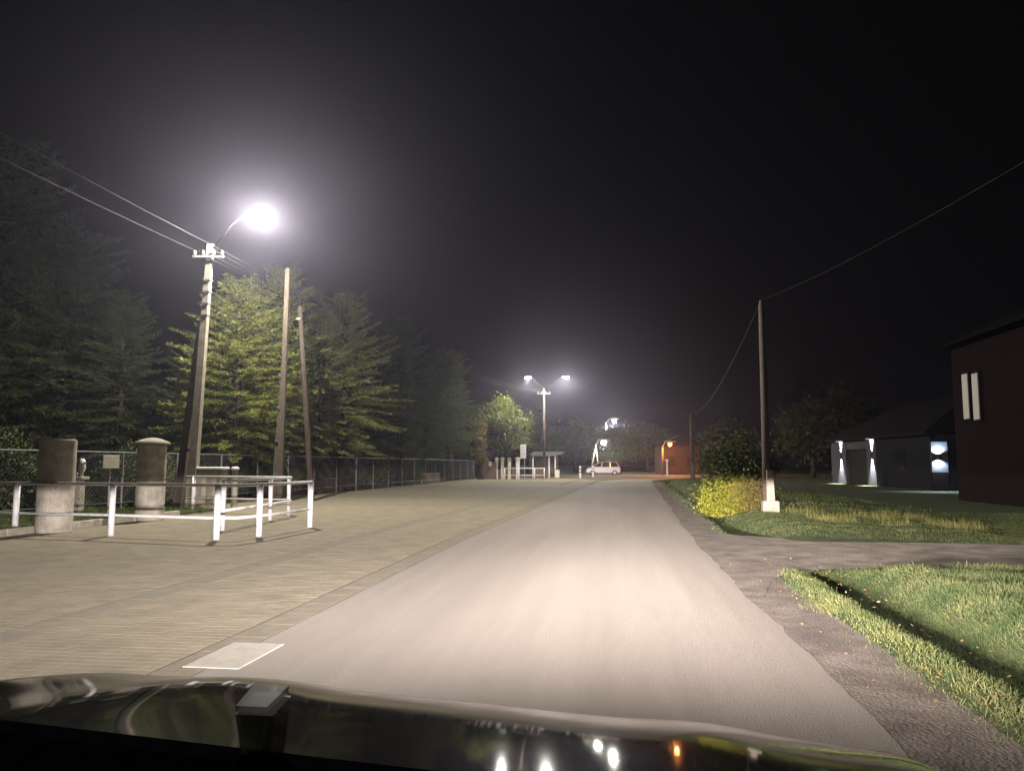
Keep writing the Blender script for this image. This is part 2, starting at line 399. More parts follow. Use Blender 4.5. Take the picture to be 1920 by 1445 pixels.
def verge_ok(x, y):
    if x / y > 0.75 or on_drive(x, y): return False
    e = x - verge_lim(y)
    if e < -.25: return False
    patch = .5 + .5 * math.sin(x * 3.1 + 1.7 * math.sin(y * 1.3)) * math.sin(y * 2.7 + x * 1.1)
    return random.random() < min(1, max(0.02, .12 + e * 1.6)) * (.55 + .45 * patch)
a = np.concatenate([scatter(260000, 1.7, 7, 3.6, 11.6, verge_ok), scatter(120000, 1.8, 12, 14, 24, verge_ok)])
stuff(blades('verge_grass', a, .02, .075, .0055, M['grass'], 1.9))
stuff(blades('dry_verge_grass', np.concatenate([scatter(30000, 1.8, 2.7, 3.6, 11, verge_ok), scatter(16000, 3, 9, 14.6, 22, verge_ok)]), .015, .06, .004, M['dry_grass'], 1.8))
stuff(blades('verge_weeds', scatter(9000, 1.8, 6.5, 3.8, 11.4, lambda x, y: verge_ok(x, y) and math.sin(x * 4.3) * math.sin(y * 3.1 + x) > .35), .03, .12, .016, M['bush_dark'], 2.2))
stuff(blades('far_verge_grass', scatter(40000, 2.2, 9, 24, 60, verge_ok), .06, .18, .022, M['grass'], .9))
def tuft_ok(x, y): return verge_ok(x, y) and (math.sin(x * 2.9 + 1) * math.sin(y * 2.3 + x) > 0.25 * random.random() + .1) and x > 4.2
stuff(blades('tall_dry_grass', scatter(9000, 4.2, 7.5, 16.4, 21, tuft_ok), .06, .26, .006, M['dry_grass'], .9))
lp = scatter(1000, 1.5, 6, 3.8, 12, lambda x, y: x > verge_lim(y) - .4 and x / y < .75); ln_ = len(lp)
lv = np.zeros((ln_, 3), np.float32); lv[:, :2] = lp; lv[:, 2] = [max(ground_z(a_, b_), -.004) + .006 + random.random() * .03 * (a_ > verge_lim(b_)) for a_, b_ in lp]
stuff(link('fallen_leaves', leaf_mesh('fallen_leaves', lv, np.stack([RNG.normal(0, 1, ln_), RNG.normal(0, 1, ln_), RNG.normal(0, .25, ln_)], 1), np.array([0, 0, 1.0]) + RNG.normal(0, .3, (ln_, 3)), RNG.uniform(.02, .045, ln_), RNG.uniform(.012, .026, ln_), M['dead_leaf'])))
stuff(blades('lawn_grass', scatter(24000, -20, -11.5, 12.75, 21.5), .05, .14, .014, M['grass'], .7, z=.07))

# ------------------------------------------------------------------ street lamps
def point_light(name, loc, power, col, radius=0.12, parent=None, dist=None):
    l = bpy.data.lights.new(name, 'POINT'); l.energy = power; l.color = col; l.shadow_soft_size = radius
    o = bpy.data.objects.new(name, l); C.objects.link(o); o.parent = parent; o.location = loc
    if dist: dist(l)
    return o
def node_dir(nt):
    """unit direction of the emitted ray in the lamp's own axes"""
    tc = nt.nodes.new('ShaderNodeTexCoord'); sp = nt.nodes.new('ShaderNodeSeparateXYZ')
    nt.links.new(tc.outputs['Normal'], sp.inputs['Vector']); return sp
def math_node(nt, op, a, b=None, c=None):
    n = nt.nodes.new('ShaderNodeMath'); n.operation = op
    for i, v in enumerate((a, b, c)):
        if v is None: continue
        if isinstance(v, (int, float)): n.inputs[i].default_value = v
        else: nt.links.new(v, n.inputs[i])
    return n.outputs[0]
DIR_SIGN = 1.0
def lantern_dist(up=0.12):
    """street lantern: full strength downwards, a little spill above the horizontal"""
    def f(l):
        l.use_nodes = True; nt = l.node_tree; em = nt.nodes['Emission']
        sp = node_dir(nt); z = math_node(nt, 'MULTIPLY', sp.outputs['Z'], DIR_SIGN)
        z01 = math_node(nt, 'MULTIPLY_ADD', z, 0.5, 0.5); rp = nt.nodes.new('ShaderNodeValToRGB'); cr = rp.color_ramp; cr.interpolation = 'EASE'
        stops = ((-1, .40), (-.62, .55), (-.42, .95), (-.18, 1.0), (-.02, .45), (.15, up), (1, up))
        cr.elements[0].position = 0; cr.elements[1].position = 1
        for e in stops[1:-1]: cr.elements.new((e[0] + 1) / 2)
        for el, (zz, v) in zip(cr.elements, stops): el.color = (v, v, v, 1)
        nt.links.new(z01, rp.inputs['Fac']); nt.links.new(math_node(nt, 'MULTIPLY', rp.outputs['Color'], 1.7), em.inputs['Strength'])
    return f
COOL = (1.0, 0.95, 0.85)
lit_blind = emit('dimly_lit_blind', (.95, .86, .58), .055); lit_blind.node_tree.nodes['Principled BSDF'].inputs['Base Color'].default_value = (.2, .19, .15, 1)
lens_white = emit('lit_lamp_lens', (0.95, 0.97, 1.0), 60)
lens_orange = emit('lit_sodium_lens', (1.0, 0.25, 0.04), 3.0)
def lamp_head(parent, tip, ax, power, col, lens_m, size=1.0, up=0.12):
    """flat lantern at tip; ax = unit vector along the arm. parent origin is world origin"""
    ax = Vector((ax[0], ax[1], 0)).normalized(); an = math.atan2(ax.y, ax.x)
    L = 0.62 * size; Wd = 0.26 * size
    b = MB(); n = 10
    prof = [(-.5, .30, .05), (-.42, .75, .085), (-.1, 1.0, .10), (.3, .95, .09), (.46, .6, .06), (.5, .2, .03)]
    def pt(u, v, h):
        x = u * L; y = v * Wd / 2; return (tip[0] + x * math.cos(an) - y * math.sin(an), tip[1] + x * math.sin(an) + y * math.cos(an), tip[2] + h * size)
    for u, wv, h in prof:
        b.v += [pt(u, -wv, 0), pt(u, -wv * .7, h), pt(u, wv * .7, h), pt(u, wv, 0)]
    for i in range(len(prof) - 1):
        for k in range(3): q = i * 4 + k; b.f.append((q, q + 1, q + 5, q + 4))
        b.f.append((i * 4 + 3, i * 4, i * 4 + 4, i * 4 + 7))
    b.f += [(3, 2, 1, 0), tuple(range(20, 24))]
    head = b.build('lamp_head', M['galv'], parent)
    if size > 1.6:
        r_ = .13 * size; MB().lathe((tip[0], tip[1], tip[2]), [(.15 * r_, -1.55 * r_), (.6 * r_, -1.4 * r_), (.92 * r_, -1.0 * r_), (r_, -.6 * r_), (.85 * r_, -.15 * r_), (.6 * r_, -.01)], 16).build('lens', lens_m, head, smooth=True)
        point_light('lamp_light', (tip[0], tip[1], tip[2] - 1.55 * r_ - .12), power, col, 0.10, parent, lantern_dist(up)); return
    l = MB(); rows = [(-.32, .5), (-.22, .75), (.1, .82), (.3, .7), (.38, .4)]
    for u, wv in rows: l.v += [pt(u, -wv * 1.1, -.006), pt(u, -wv * .7, -.17 * min(1, wv)), pt(u, wv * .7, -.17 * min(1, wv)), pt(u, wv, -.006)]
    for i in range(len(rows) - 1):
        for k in range(3): q = i * 4 + k; l.f.append((q, q + 1, q + 5, q + 4))
        l.f.append((i * 4 + 3, i * 4, i * 4 + 4, i * 4 + 7))
    l.f += [(3, 2, 1, 0), tuple(range(16, 20))]
    l.build('lens', lens_m, head, smooth=True)
    point_light('lamp_light', (tip[0], tip[1], tip[2] - .17 * size - .10), power, col, 0.10, parent, lantern_dist(up))

def concrete_leg(b, foot, top, w0, w1):
    """tapered rectangular concrete leg"""
    f, t = Vector(foot), Vector(top)
    for (p, w_) in ((f, w0), (t, w1)):
        h = w_ / 2
        b.v += [(p.x - h, p.y - h * .8, p.z), (p.x + h, p.y - h * .8, p.z), (p.x + h, p.y + h * .8, p.z), (p.x - h, p.y + h * .8, p.z)]
    o_ = len(b.v) - 8
    for k in range(4): b.f.append((o_ + k, o_ + (k + 1) % 4, o_ + 4 + (k + 1) % 4, o_ + 4 + k))
    b.f += [(o_ + 3, o_ + 2, o_ + 1, o_), (o_ + 4, o_ + 5, o_ + 6, o_ + 7)]
    return b
def insulators(parent, pts):
    for p in pts:
        MB().lathe(p, [(.02, -.06), (.05, -.04), (.055, .0), (.035, .02), (.05, .045), (.03, .08)], 10).build('insulator', M['brown_panel'], parent, smooth=True)

# near lamp pole, an A-frame of two concrete legs
t1 = P(395, 458, 22.4); f1 = Vector((-12.62, 22.4, 0)); L1 = P(490, 392, 22.0)
pole1 = thing('utility_pole', 'tall pale concrete A-frame pole with the bright street lamp beside utility cabinet', 'utility pole')
concrete_leg(MB(), f1, t1, .27, .17).build('main_leg', M['pole_concrete'], pole1)
bt = f1.lerp(t1, .70) + Vector((-.14, .05, 0))
concrete_leg(MB(), f1 + Vector((-.62, .35, 0)), bt, .24, .16).build('brace_leg', M['wood_pole'], pole1)
for t in (.22, .42, .60):
    a_ = f1.lerp(t1, t); c_ = (f1 + Vector((-.62, .35, 0))).lerp(bt, t / .70)
    MB().tube([a_, c_], .045, 6).build('spacer', M['dark_steel'], pole1)
MB().tube([t1 + Vector((0, 0, -.25)), t1 + Vector((.7, -.1, .55)), Vector((L1.x - .28, L1.y, L1.z + .04))], .028, 8).build('lamp_arm', M['roof'], pole1, smooth=True)
ca = t1 + Vector((0, -.12, -.42))
MB().box(ca, (.95, .07, .07), rad(8)).build('crossarm', M['dark_steel'], pole1)
ins1 = [ca + Vector((dx * math.cos(rad(8)), dx * math.sin(rad(8)), .11)) for dx in (-.42, -.16, .16, .42)]
insulators(pole1, ins1)
for k in range(4): MB().box(f1.lerp(t1, .86 - k * .045), (.235 - k * .004, .20, .05), 0).build('band', M['dark_steel'], pole1)
lamp_head(pole1, L1, (1, .1), 7600, COOL, lens_white, .78, up=.16)

# second A-frame pole behind the cabinet
t2 = P(540, 503, 26.6); f2 = P(519, 944, 26.6); f2.z = 0
pole2 = thing('utility_pole', 'narrow brown twin-leg pole rising in front of the lit spruces', 'utility pole')
concrete_leg(MB(), f2 + Vector((.10, 0, 0)), t2, .20, .15).build('main_leg', M['old_wood'], pole2)
concrete_leg(MB(), f2 + Vector((-.16, .1, 0)), f2.lerp(t2, .72) + Vector((-.02, .17, 0)), .17, .13).build('brace_leg', M['old_wood'], pole2)
for t in (.12, .26, .4, .54): MB().box(f2.lerp(t2, t) + Vector((-.02, .03, 0)), (.34 - .2 * t, .14, .09)).build('spacer', M['dark_steel'], pole2)
# dark stay pole to its right
t3 = P(562, 575, 28.2); f3 = P(584, 935, 28.2); f3.z = 0
stay = tag(MB().tube([f3, f3.lerp(t3, .5), t3], [.11, .10, .08], 10).build('stay_pole', M['bark']), 'dark leaning wooden pole right of the twin-leg pole', 'pole')
MB().tube([t3 + Vector((-.1, -.12, -.5)), t3 + Vector((.1, -.12, -.5))], .05, 8).build('bracket', M['galv'], stay)

# far pole with two lanterns
t5 = P(1020, 728, 70); f5 = Vector((t5.x, 70, 0))
pole5 = thing('street_lamp', 'slender brown street lamp with two lit arms above the bus shelter', 'street lamp')
MB().tube([f5, t5], [.13, .08], 10).build('pole', M['wood_pole'], pole5, smooth=True)
La, Lb = P(1061, 706, 68), P(990, 707, 70)
for Lp, pw in ((La, 5200), (Lb, 2300)):
    s_ = 1 if Lp.x > t5.x else -1
    MB().tube([t5 + Vector((0, 0, -.1)), t5.lerp(Lp, .5) + Vector((0, 0, .12)), Lp + Vector((-.3 * s_, 0, .05))], .022, 8).build('lamp_arm', M['roof'], pole5, smooth=True)
    lamp_head(pole5, Lp, (s_, 0), pw, COOL, lens_white, 1.15, up=.35)
MB().box(t5 + Vector((0, -.1, -.5)), (1.2, .08, .08)).build('crossarm', M['dark_steel'], pole5)
ins5 = [t5 + Vector((dx, -.1, -.39)) for dx in (-.52, -.2, .2, .52)]
insulators(pole5, ins5)

def simple_lamp(name, label, px, py, Y, power, col, lens_m, dx, size=1.0, pole_m='concrete', r=.11, up=.2, aframe=False):
    tip = P(px, py, Y); t = thing(name, label, 'street lamp'); ft = Vector((tip.x - dx, Y + .4, 0)); tp = Vector((tip.x - dx, Y + .4, tip.z - .5))
    MB().tube([ft + Vector((.45 if aframe else 0, 0, 0)), tp], [r, r * .7], 8).build('pole', M[pole_m], t, smooth=True)
    if aframe: MB().tube([ft + Vector((-.75, 0, 0)), tp + Vector((-.05, 0, -.6))], [r, r * .7], 8).build('brace_leg', M[pole_m], t, smooth=True)
    s_ = 1 if dx >= 0 else -1
    MB().tube([tp + Vector((0, 0, -.1)), tip + Vector((-dx * .6, .3, .06)), tip + Vector((-.25 * s_, 0, .05))], .035, 6).build('lamp_arm', M['galv'], t, smooth=True)
    lamp_head(t, tip, (s_, -.2), power, col, lens_m, size, up)
    return t
simple_lamp('street_lamp', 'distant white street lamp, topmost above the parked minivan', 1152, 786, 130, 5500, COOL, lens_white, 1.4, 2.6)
simple_lamp('street_lamp', 'low white street lamp on splayed legs directly behind the parked minivan', 1132, 826, 105, 1700, COOL, lens_white, 1.1, 2.8, aframe=True)
simple_lamp('street_lamp', 'orange glowing street lamp beyond the bend of the road', 1256, 829, 98, 2600, (1.0, .30, .06), lens_orange, .9, 2.3, 'wood_pole', .13)

# ------------------------------------------------------------------ overhead wires
def wire(a_, b_, sag, label, group=None, r=.0035):
    a_, b_ = Vector(a_), Vector(b_); n = 20
    pts = [a_.lerp(b_, i / n) - Vector((0, 0, sag * 4 * (i / n) * (1 - i / n))) for i in range(n + 1)]
    return tag(MB().tube(pts, r, 5).build('overhead_wire', M['wire'], smooth=True), label, 'wire', group)
wl = ['outermost', 'second', 'third', 'roadside']
for k in range(4):
    wire(ins1[k] + Vector((0, 0, .09)), ins5[k] + Vector((0, 0, .09)), .9, f'{wl[k]} of four wires running from the near lamp pole to the far lamp', 'wires between the lamp poles')
for k in (0, 3):
    q = ins1[k] + Vector((0, 0, .09)); wire(q, q + Vector((-.6, -27, .5 + .1 * k)), .25, f'{wl[k]} of the wires entering at upper left to the near lamp pole', 'wires from the left frame edge')

# ------------------------------------------------------------------ white railings
def railing(label, pts, posts, h, group, r=.035, pr=.05):
    """pts: rail polyline on the ground; posts: ground points"""
    t = thing('railing', label, 'railing', group=group)
    for nm, z in (('top_rail', h), ('bottom_rail', h * .40)):
        MB().tube([(x, y, z) for x, y in pts], r if nm == 'top_rail' else r * .8, 10).build(nm, M['white'], t, smooth=True)
    for x, y in posts:
        MB().tube([(x, y, -.02), (x, y, h)], pr, 10).build('post', M['white'], t, smooth=True)
    return t
railing('white tubular guard railing in front of the two gate pillars, nearest to the camera', [(-13.4, 14.6), (-9.5, 14.05), (-7.3, 13.55), (-6.75, 13.62), (-6.6, 14.4), (-6.52, 16.5)],
        [(-11.75, 14.35), (-9.5, 14.05), (-7.12, 13.56), (-6.64, 14.25), (-6.52, 16.45)], .97, 'white railings on the pavement', .032, .058)
railing('white corner railing in front of the utility cabinet', [(-12.1, 21.2), (-8.62, 20.3), (-8.42, 19.9), (-7.98, 15.4)],
        [(-11.83, 21.13), (-8.66, 20.32), (-8.26, 18.3), (-7.99, 15.45)], 1.0, 'white railings on the pavement', .032, .05)
railing('far white railing in front of the bus shelter', [(-9.7, 68.9), (-6.1, 69.3)], [(-9.6, 68.9), (-8.4, 69.0), (-7.0, 69.2), (-6.15, 69.3)], 1.0, 'white railings on the pavement', .04, .06)

# ------------------------------------------------------------------ gate pillars and small things on the left
def gate_pillar(x, y, label, h, cap):
    t = thing('gate_pillar', label, 'pillar', (x, y, 0), group='gate pillars by the near railing')
    b = MB(); z = 0; hs = [.36, .62, h - .36 - .62]
    for i, c in enumerate(hs):
        MB().lathe((0, 0, z), [(.315, 0), (.335, .012), (.335, c - .035), (.318, c - .02), (.300, c - .018), (.300, c)], 28).build('pillar_drum', M['pillar'], t, smooth=False)
        z += c
    if cap:
        MB().lathe((0, 0, h), [(.30, 0), (.41, .008), (.415, .03), (.36, .07), (.22, .13), (.10, .16), (.02, .168)], 28).build('cap', M['concrete'], t, smooth=True)
    return t
gate_pillar(-11.12, 14.62, 'uncapped round grey pillar at the left frame edge behind the railing', 1.86, False)
gate_pillar(-11.22, 18.05, 'round pillar with a pale domed cap left of the cabinet', 1.83, True)
# white sign on a thin post between the pillars
sp_ = G(207, 968); sgn = thing('sign', 'small square white sign on a thin post between the two pillars', 'sign', (-12.35, 18.2, 0.05))
sp = P(207, 861, 18.2); sgn.location = (sp.x, 18.2, .05); sgn.rotation_euler = (0, 0, rad(78))
MB().tube([(0, 0, 0), (0, 0, 1.32)], .02, 8).build('post', M['galv'], sgn)
MB().bbox((0, -.03, 1.36), (.50, .02, .32), 0, .006).build('board', M['cream'], sgn)
# stone pedestal with white urn
sp = P(150, 877, 19.5); ped = thing('stone_pedestal', 'pale stone pedestal carrying a small white urn, beside the uncapped pillar', 'pedestal', (sp.x, 19.5, .05))
MB().bbox((0, 0, .45), (.22, .22, .9), 0, .02).build('shaft', M['concrete'], ped)
MB().bbox((-.03, 0, .94), (.42, .36, .07), 0, .02).build('dish', M['concrete'], ped)
MB().lathe((.06, 0, .97), [(.05, 0), (.04, .08), (.085, .2), (.10, .34), (.07, .44), (.03, .48)], 14).build('urn', M['white'], ped, smooth=True)
MB().lathe((-.16, 0, .97), [(.04, 0), (.09, .05), (.10, .10), (.05, .12)], 12).build('bowl', M['white'], ped, smooth=True)
# utility cabinet and short vent pipe
sp = P(396, 880, 22.6); cab = thing('utility_cabinet', 'concrete grey utility cabinet with a white lid at the foot of the lamp pole', 'cabinet', (sp.x, 22.6, 0))
MB().bbox((0, 0, .6), (.86, .42, 1.2), 0, .02).build('body', M['concrete'], cab)
MB().bbox((0, 0, 1.235), (.96, .52, .07), 0, .025).build('lid', M['white'], cab)
MB().bbox((-.2, -.215, .66), (.38, .02, .95), 0, .004).build('door', M['pillar'], cab)
MB().bbox((.2, -.215, .66), (.38, .02, .95), 0, .004).build('door', M['pillar'], cab)
sp = P(438, 880, 22.6); vp = thing('vent_pipe', 'short grey vent pipe with a white cap right of the utility cabinet', 'pipe', (sp.x, 22.7, 0))
MB().lathe((0, 0, 0), [(.09, 0), (.09, 1.18)], 14).build('pipe', M['concrete'], vp)
MB().lathe((0, 0, 1.18), [(.12, 0), (.13, .04), (.09, .09), (.02, .1)], 14).build('cap', M['white'], vp, smooth=True)

# ------------------------------------------------------------------ long wire-mesh fence on the left
fa, fb = Vector((-14.0, 15.5, 0)), Vector((-12.35, 69, 0))
fen = thing('mesh_fence', 'long dark wire mesh fence along the back of the pavement', 'fence')
nb = 20; FH = 1.68
for i in range(nb + 1):
    p = fa.lerp(fb, i / nb); MB().tube([p + Vector((0, 0, -.05)), p + Vector((0, 0, FH))], .03, 8).build('post', M['fence_steel'], fen)
for i in range(nb):
    p, q = fa.lerp(fb, i / nb), fa.lerp(fb, (i + 1) / nb)
    MB().tube([p + Vector((0, 0, FH)), q + Vector((0, 0, FH))], .02, 8).build('top_rail', M['fence_steel'], fen)
    MB().tube([p + Vector((0, 0, .28)), q + Vector((0, 0, .28))], .015, 6).build('bottom_rail', M['dark_steel'], fen)
b = MB(); Ld = (fb - fa).length; ud = (fb - fa) / Ld; st = .14; s_ = 0
while s_ < Ld:
    for sg in (1, -1):
        a_ = fa + ud * s_ + Vector((0, 0, .3 if sg > 0 else FH)); e_ = fa + ud * min(s_ + (FH - .3), Ld) + Vector((0, 0, FH if sg > 0 else .3))
        b.tube([a_, e_], .003, 3, cap=False)
    s_ += st
stuff(b.build('mesh', M['dark_steel'], fen, fix=False))
lw = thing('low_wall', 'low brown plank wall behind the mesh fence', 'wall', (-14.9, 31, 0), rad(-1.8))
for i in range(16):
    MB().bbox((0, i * 2.0, .30), (.14, 1.96, .60), 0, .015).build('panel', M['brown_panel'], lw)
    MB().bbox((.0, i * 2.0, .635), (.22, 1.98, .06), 0, .012).build('coping', M['concrete'], lw)

# ------------------------------------------------------------------ vegetation
def spruce_meshes(seed, h=8.0, r=2.1, nb=175, m='spruce', dens=1.0):
    rg = np.random.default_rng(seed); pos = []; dr = []; Ls = []; Ws = []
    br = MB(); br.tube([(0, 0, -.1), (0.02, 0, h * .5), (0, 0, h * .97)], [h * .018, h * .012, .015], 8)
    for i in range(nb):
        t = (i + rg.uniform(-.4, .4)) / nb; t = min(max(t, 0.0), 1) ** .78
        z0 = h * (.20 + .78 * t); L = r * ((1 - t) ** .5) * rg.uniform(.55, 1.2) * (.75 + .25 * min(1, t / .25)) + .12
        az = i * 2.399 + rg.uniform(-.5, .5); lift = .55 * t + .02 + rg.uniform(-.12, .12); droop = rg.uniform(.25, .5) * (1 - t)
        o_ = np.array([math.cos(az), math.sin(az), 0])
        def bp(s): return o_ * (L * s) + np.array([0, 0, z0 + L * (lift * s - droop * s * s + .22 * max(0, s - .6))])
        br.tube([bp(0), bp(.5), bp(1)], [.022, .014, .005], 4, cap=False)
        side = np.array([-math.sin(az), math.cos(az), 0])
        nt_ = max(5, int(L * 13 * dens))
        for k in range(nt_):
            s = .12 + .88 * (k + rg.uniform(0, 1)) / nt_
            p = bp(s); tl = (.10 + .42 * L * .5 * (1 - s) ** .7) * rg.uniform(.7, 1.2)
            for sg in (-1, 1):
                d = o_ * rg.uniform(.55, .9) + side * sg * rg.uniform(.6, 1.0) + np.array([0, 0, rg.uniform(-.35, .12)])
                d /= np.linalg.norm(d); q = max(2, int(tl / .085))
                for e in range(q):
                    pp = p + d * tl * e / q + np.array([0, 0, -.10 * (e / q) ** 2 * tl])
                    for w_ in range(5):
                        dd = d + rg.normal(0, .42, 3) + np.array([0, 0, .1]); pos.append(pp); dr.append(dd); Ls.append(rg.uniform(.06, .13)); Ws.append(rg.uniform(.013, .028))
        for e in range(4):
            pos.append(bp(1.0)); dr.append(o_ + rg.normal(0, .35, 3) + [0, 0, .25]); Ls.append(.16); Ws.append(.04)
    for e in range(30):
        zz = h * rg.uniform(.9, .97); pos.append(np.array([0, 0, zz])); dr.append(np.array([*rg.normal(0, .5, 2), .8])); Ls.append(.22); Ws.append(.04)
    pos = np.array(pos, np.float32); dr = np.array(dr, np.float32)
    nr = np.array([0, 0, 1.0]) + rg.normal(0, .5, pos.shape)
    return leaf_mesh('crown', pos, dr, nr, np.array(Ls), np.array(Ws), M[m]), br.mesh('trunk', M['bark'], True)
spr = [spruce_meshes(11, r=2.4), spruce_meshes(23, r=1.9, nb=150), spruce_meshes(37, r=2.6, nb=165)]
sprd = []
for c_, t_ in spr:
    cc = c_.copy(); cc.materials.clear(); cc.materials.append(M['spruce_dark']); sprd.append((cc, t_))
spr_lit = []
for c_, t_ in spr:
    cc = c_.copy(); cc.materials.clear(); cc.materials.append(M['spruce_lit']); spr_lit.append((cc, t_))
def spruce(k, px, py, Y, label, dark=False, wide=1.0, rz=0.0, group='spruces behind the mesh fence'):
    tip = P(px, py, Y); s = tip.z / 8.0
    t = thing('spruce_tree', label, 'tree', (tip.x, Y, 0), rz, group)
    c_, tr = (spr_lit if dark == 'pale' else sprd if dark else spr)[k]  # 'pale' picks the crowns with lamp light painted into the needles
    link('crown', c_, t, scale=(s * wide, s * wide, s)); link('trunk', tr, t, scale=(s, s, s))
    return t
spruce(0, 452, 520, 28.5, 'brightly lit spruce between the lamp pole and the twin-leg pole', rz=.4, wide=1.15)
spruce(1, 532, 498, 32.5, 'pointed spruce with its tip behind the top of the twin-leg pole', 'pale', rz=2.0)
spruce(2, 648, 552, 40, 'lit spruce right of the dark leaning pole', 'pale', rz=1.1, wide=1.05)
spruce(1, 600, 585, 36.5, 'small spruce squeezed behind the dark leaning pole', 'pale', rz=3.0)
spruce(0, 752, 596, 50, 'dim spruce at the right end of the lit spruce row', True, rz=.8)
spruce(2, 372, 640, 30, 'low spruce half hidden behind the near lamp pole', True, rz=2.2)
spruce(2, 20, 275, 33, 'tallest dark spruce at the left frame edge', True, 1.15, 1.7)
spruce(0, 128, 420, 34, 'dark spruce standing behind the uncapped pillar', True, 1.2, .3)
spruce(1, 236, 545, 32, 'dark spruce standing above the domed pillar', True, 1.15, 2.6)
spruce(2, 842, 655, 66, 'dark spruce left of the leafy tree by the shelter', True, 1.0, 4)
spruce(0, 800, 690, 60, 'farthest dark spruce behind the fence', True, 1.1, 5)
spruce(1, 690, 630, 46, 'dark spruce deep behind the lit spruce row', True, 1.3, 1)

def broadleaf(seed, h, rx, rz_, n_cl, per, leaf, zc, cl_r=.55, m='leaf', trunk_r=.14, trunk_h=None):
    rg = np.random.default_rng(seed); pos = []; dr = []
    br = MB(); th = trunk_h if trunk_h is not None else zc - rz_ * .4
    br.tube([(0, 0, -.1), (.05, .03, th * .55), (0, 0, th), (.05, 0, zc + rz_ * .5)], [trunk_r * 1.3, trunk_r, trunk_r * .8, trunk_r * .25], 9)
    for c in range(n_cl):
        v = rg.normal(0, 1, 3); v /= np.linalg.norm(v); rr = rg.uniform(.35, 1.0) ** .6
        cen = np.array([v[0] * rx * rr, v[1] * rx * rr, zc + v[2] * rz_ * rr])
        if c % 2 == 0:
            st_ = np.array([0, 0, th * rg.uniform(.7, 1.1)]); mid = st_ * .5 + cen * .5 + [0, 0, .15]
            br.tube([st_, mid, cen], [trunk_r * .35, trunk_r * .2, .012], 5, cap=False)
        k = int(per * rg.uniform(.5, 1.4)); q = rg.normal(0, 1, (k, 3)) * cl_r * rg.uniform(.6, 1.1) * np.array([1, 1, .6])
        pos.append(cen + q); d = q * .8 + rg.normal(0, .5, (k, 3)) + np.array([0, 0, -.25]); dr.append(d)
    pos = np.concatenate(pos).astype(np.float32); dr = np.concatenate(dr).astype(np.float32) + 1e-4
    nr = np.array([0, 0, 1.0]) + rg.normal(0, .6, pos.shape)
    return leaf_mesh('crown', pos, dr, nr, leaf * rg.uniform(.7, 1.3, len(pos)), leaf * .6 * rg.uniform(.7, 1.3, len(pos)), M[m]), br.mesh('trunk', M['bark'], True)
def tree(name, label, loc, meshes, cat='tree', group=None, rz=0, s=1.0):
    t = thing(name, label, cat, loc, rz, group)
    link('crown', meshes[0], t, scale=(s,) * 3); link('trunk', meshes[1], t, scale=(s,) * 3); return t
x_ = P(945, 800, 72.5)
tree('leafy_tree', 'bright green leafy tree left of the bus shelter', (x_.x, 72.5, 0), broadleaf(5, 8, 2.4, 2.5, 40, 150, .25, 5.1, .48, 'leaf', .17, 2.6), rz=.5)
x_ = P(902, 800, 70)
tree('ivy_trunk', 'narrow column of yellowing ivy at the end of the fence', (x_.x, 69.8, 0), broadleaf(8, 5, .45, 2.2, 34, 110, .18, 3.1, .22, 'ivy', .22, 3), 'ivy column')
x_ = P(1160, 830, 109)
tree('leafy_tree', 'wide spreading tree over the parked minivan', (x_.x, 115, 0), broadleaf(9, 7, 4.4, 2.2, 70, 130, .34, 4.3, .7, 'leaf', .2, 2.4))
far_b = broadleaf(14, 8, 3.6, 3.2, 50, 110, .45, 5.0, .9, 'bush_dark', .25, 2.6)
for i, (x, y, s, lab) in enumerate(((-12, 112, 1.1, 'dark far tree behind the bus shelter'), (-6, 124, 1.0, 'dark far tree behind the minivan bonnet'), (6, 150, 1.1, 'dark far tree in the gap right of the minivan'),
                                   (17, 122, 1.0, 'dark far tree behind the orange-lit building'), (20, 84, .9, 'dark tree right of the orange lamp'), (-20, 84, 1.2, 'dark tree behind the leafy tree'), (26, 96, 1.2, 'dark tree behind the low house'))):
    tree('far_tree', lab, (x, y, 0), far_b, group='dark trees in the distance', rz=i * 1.3, s=s)
# shrubs on the right verge
def shrub_meshes(seed, rx, h, n_cl, per, leaf, m):
    rg = np.random.default_rng(seed); pos = []; dr = []; br = MB()
    for c in range(n_cl):
        a_ = rg.uniform(0, 6.283); rr = rg.uniform(0, 1) ** .5 * rx; cen = np.array([math.cos(a_) * rr, math.sin(a_) * rr * .8, h * rg.uniform(.12, 1) * (1 - .35 * (rr / rx) ** 2)])
        br.tube([(cen[0] * .25, cen[1] * .25, -.05), cen * .6 + [0, 0, .05], cen], [.018, .012, .005], 4, cap=False)
        k = int(per * rg.uniform(.6, 1.3)); q = rg.normal(0, 1, (k, 3)) * .15
        pos.append(cen + q); dr.append(q + rg.normal(0, .12, (k, 3)))
    pos = np.concatenate(pos).astype(np.float32); pos[:, 2] = np.maximum(pos[:, 2], .03); dr = np.concatenate(dr).astype(np.float32)
    nr = np.array([0, 0, 1.0]) + rg.normal(0, .7, pos.shape)
    return leaf_mesh('crown', pos, dr, nr, leaf * rg.uniform(.7, 1.3, len(pos)), leaf * .62 * rg.uniform(.7, 1.3, len(pos)), M[m]), br.mesh('trunk', M['bark'], True)
x_ = G(1372, 966)
tree('shrub', 'yellow-green shrub at the foot of the wooden pole', (x_.x + .05, 22.5, ground_z(x_.x, 22.5)), shrub_meshes(3, .68, .95, 90, 75, .075, 'bush'), 'shrub')
tree('shrub', 'rust tinged low shrub touching the pole base', (3.62, 22.2, ground_z(3.6, 22.2)), shrub_meshes(6, .38, .72, 40, 60, .065, 'ivy'), 'shrub')
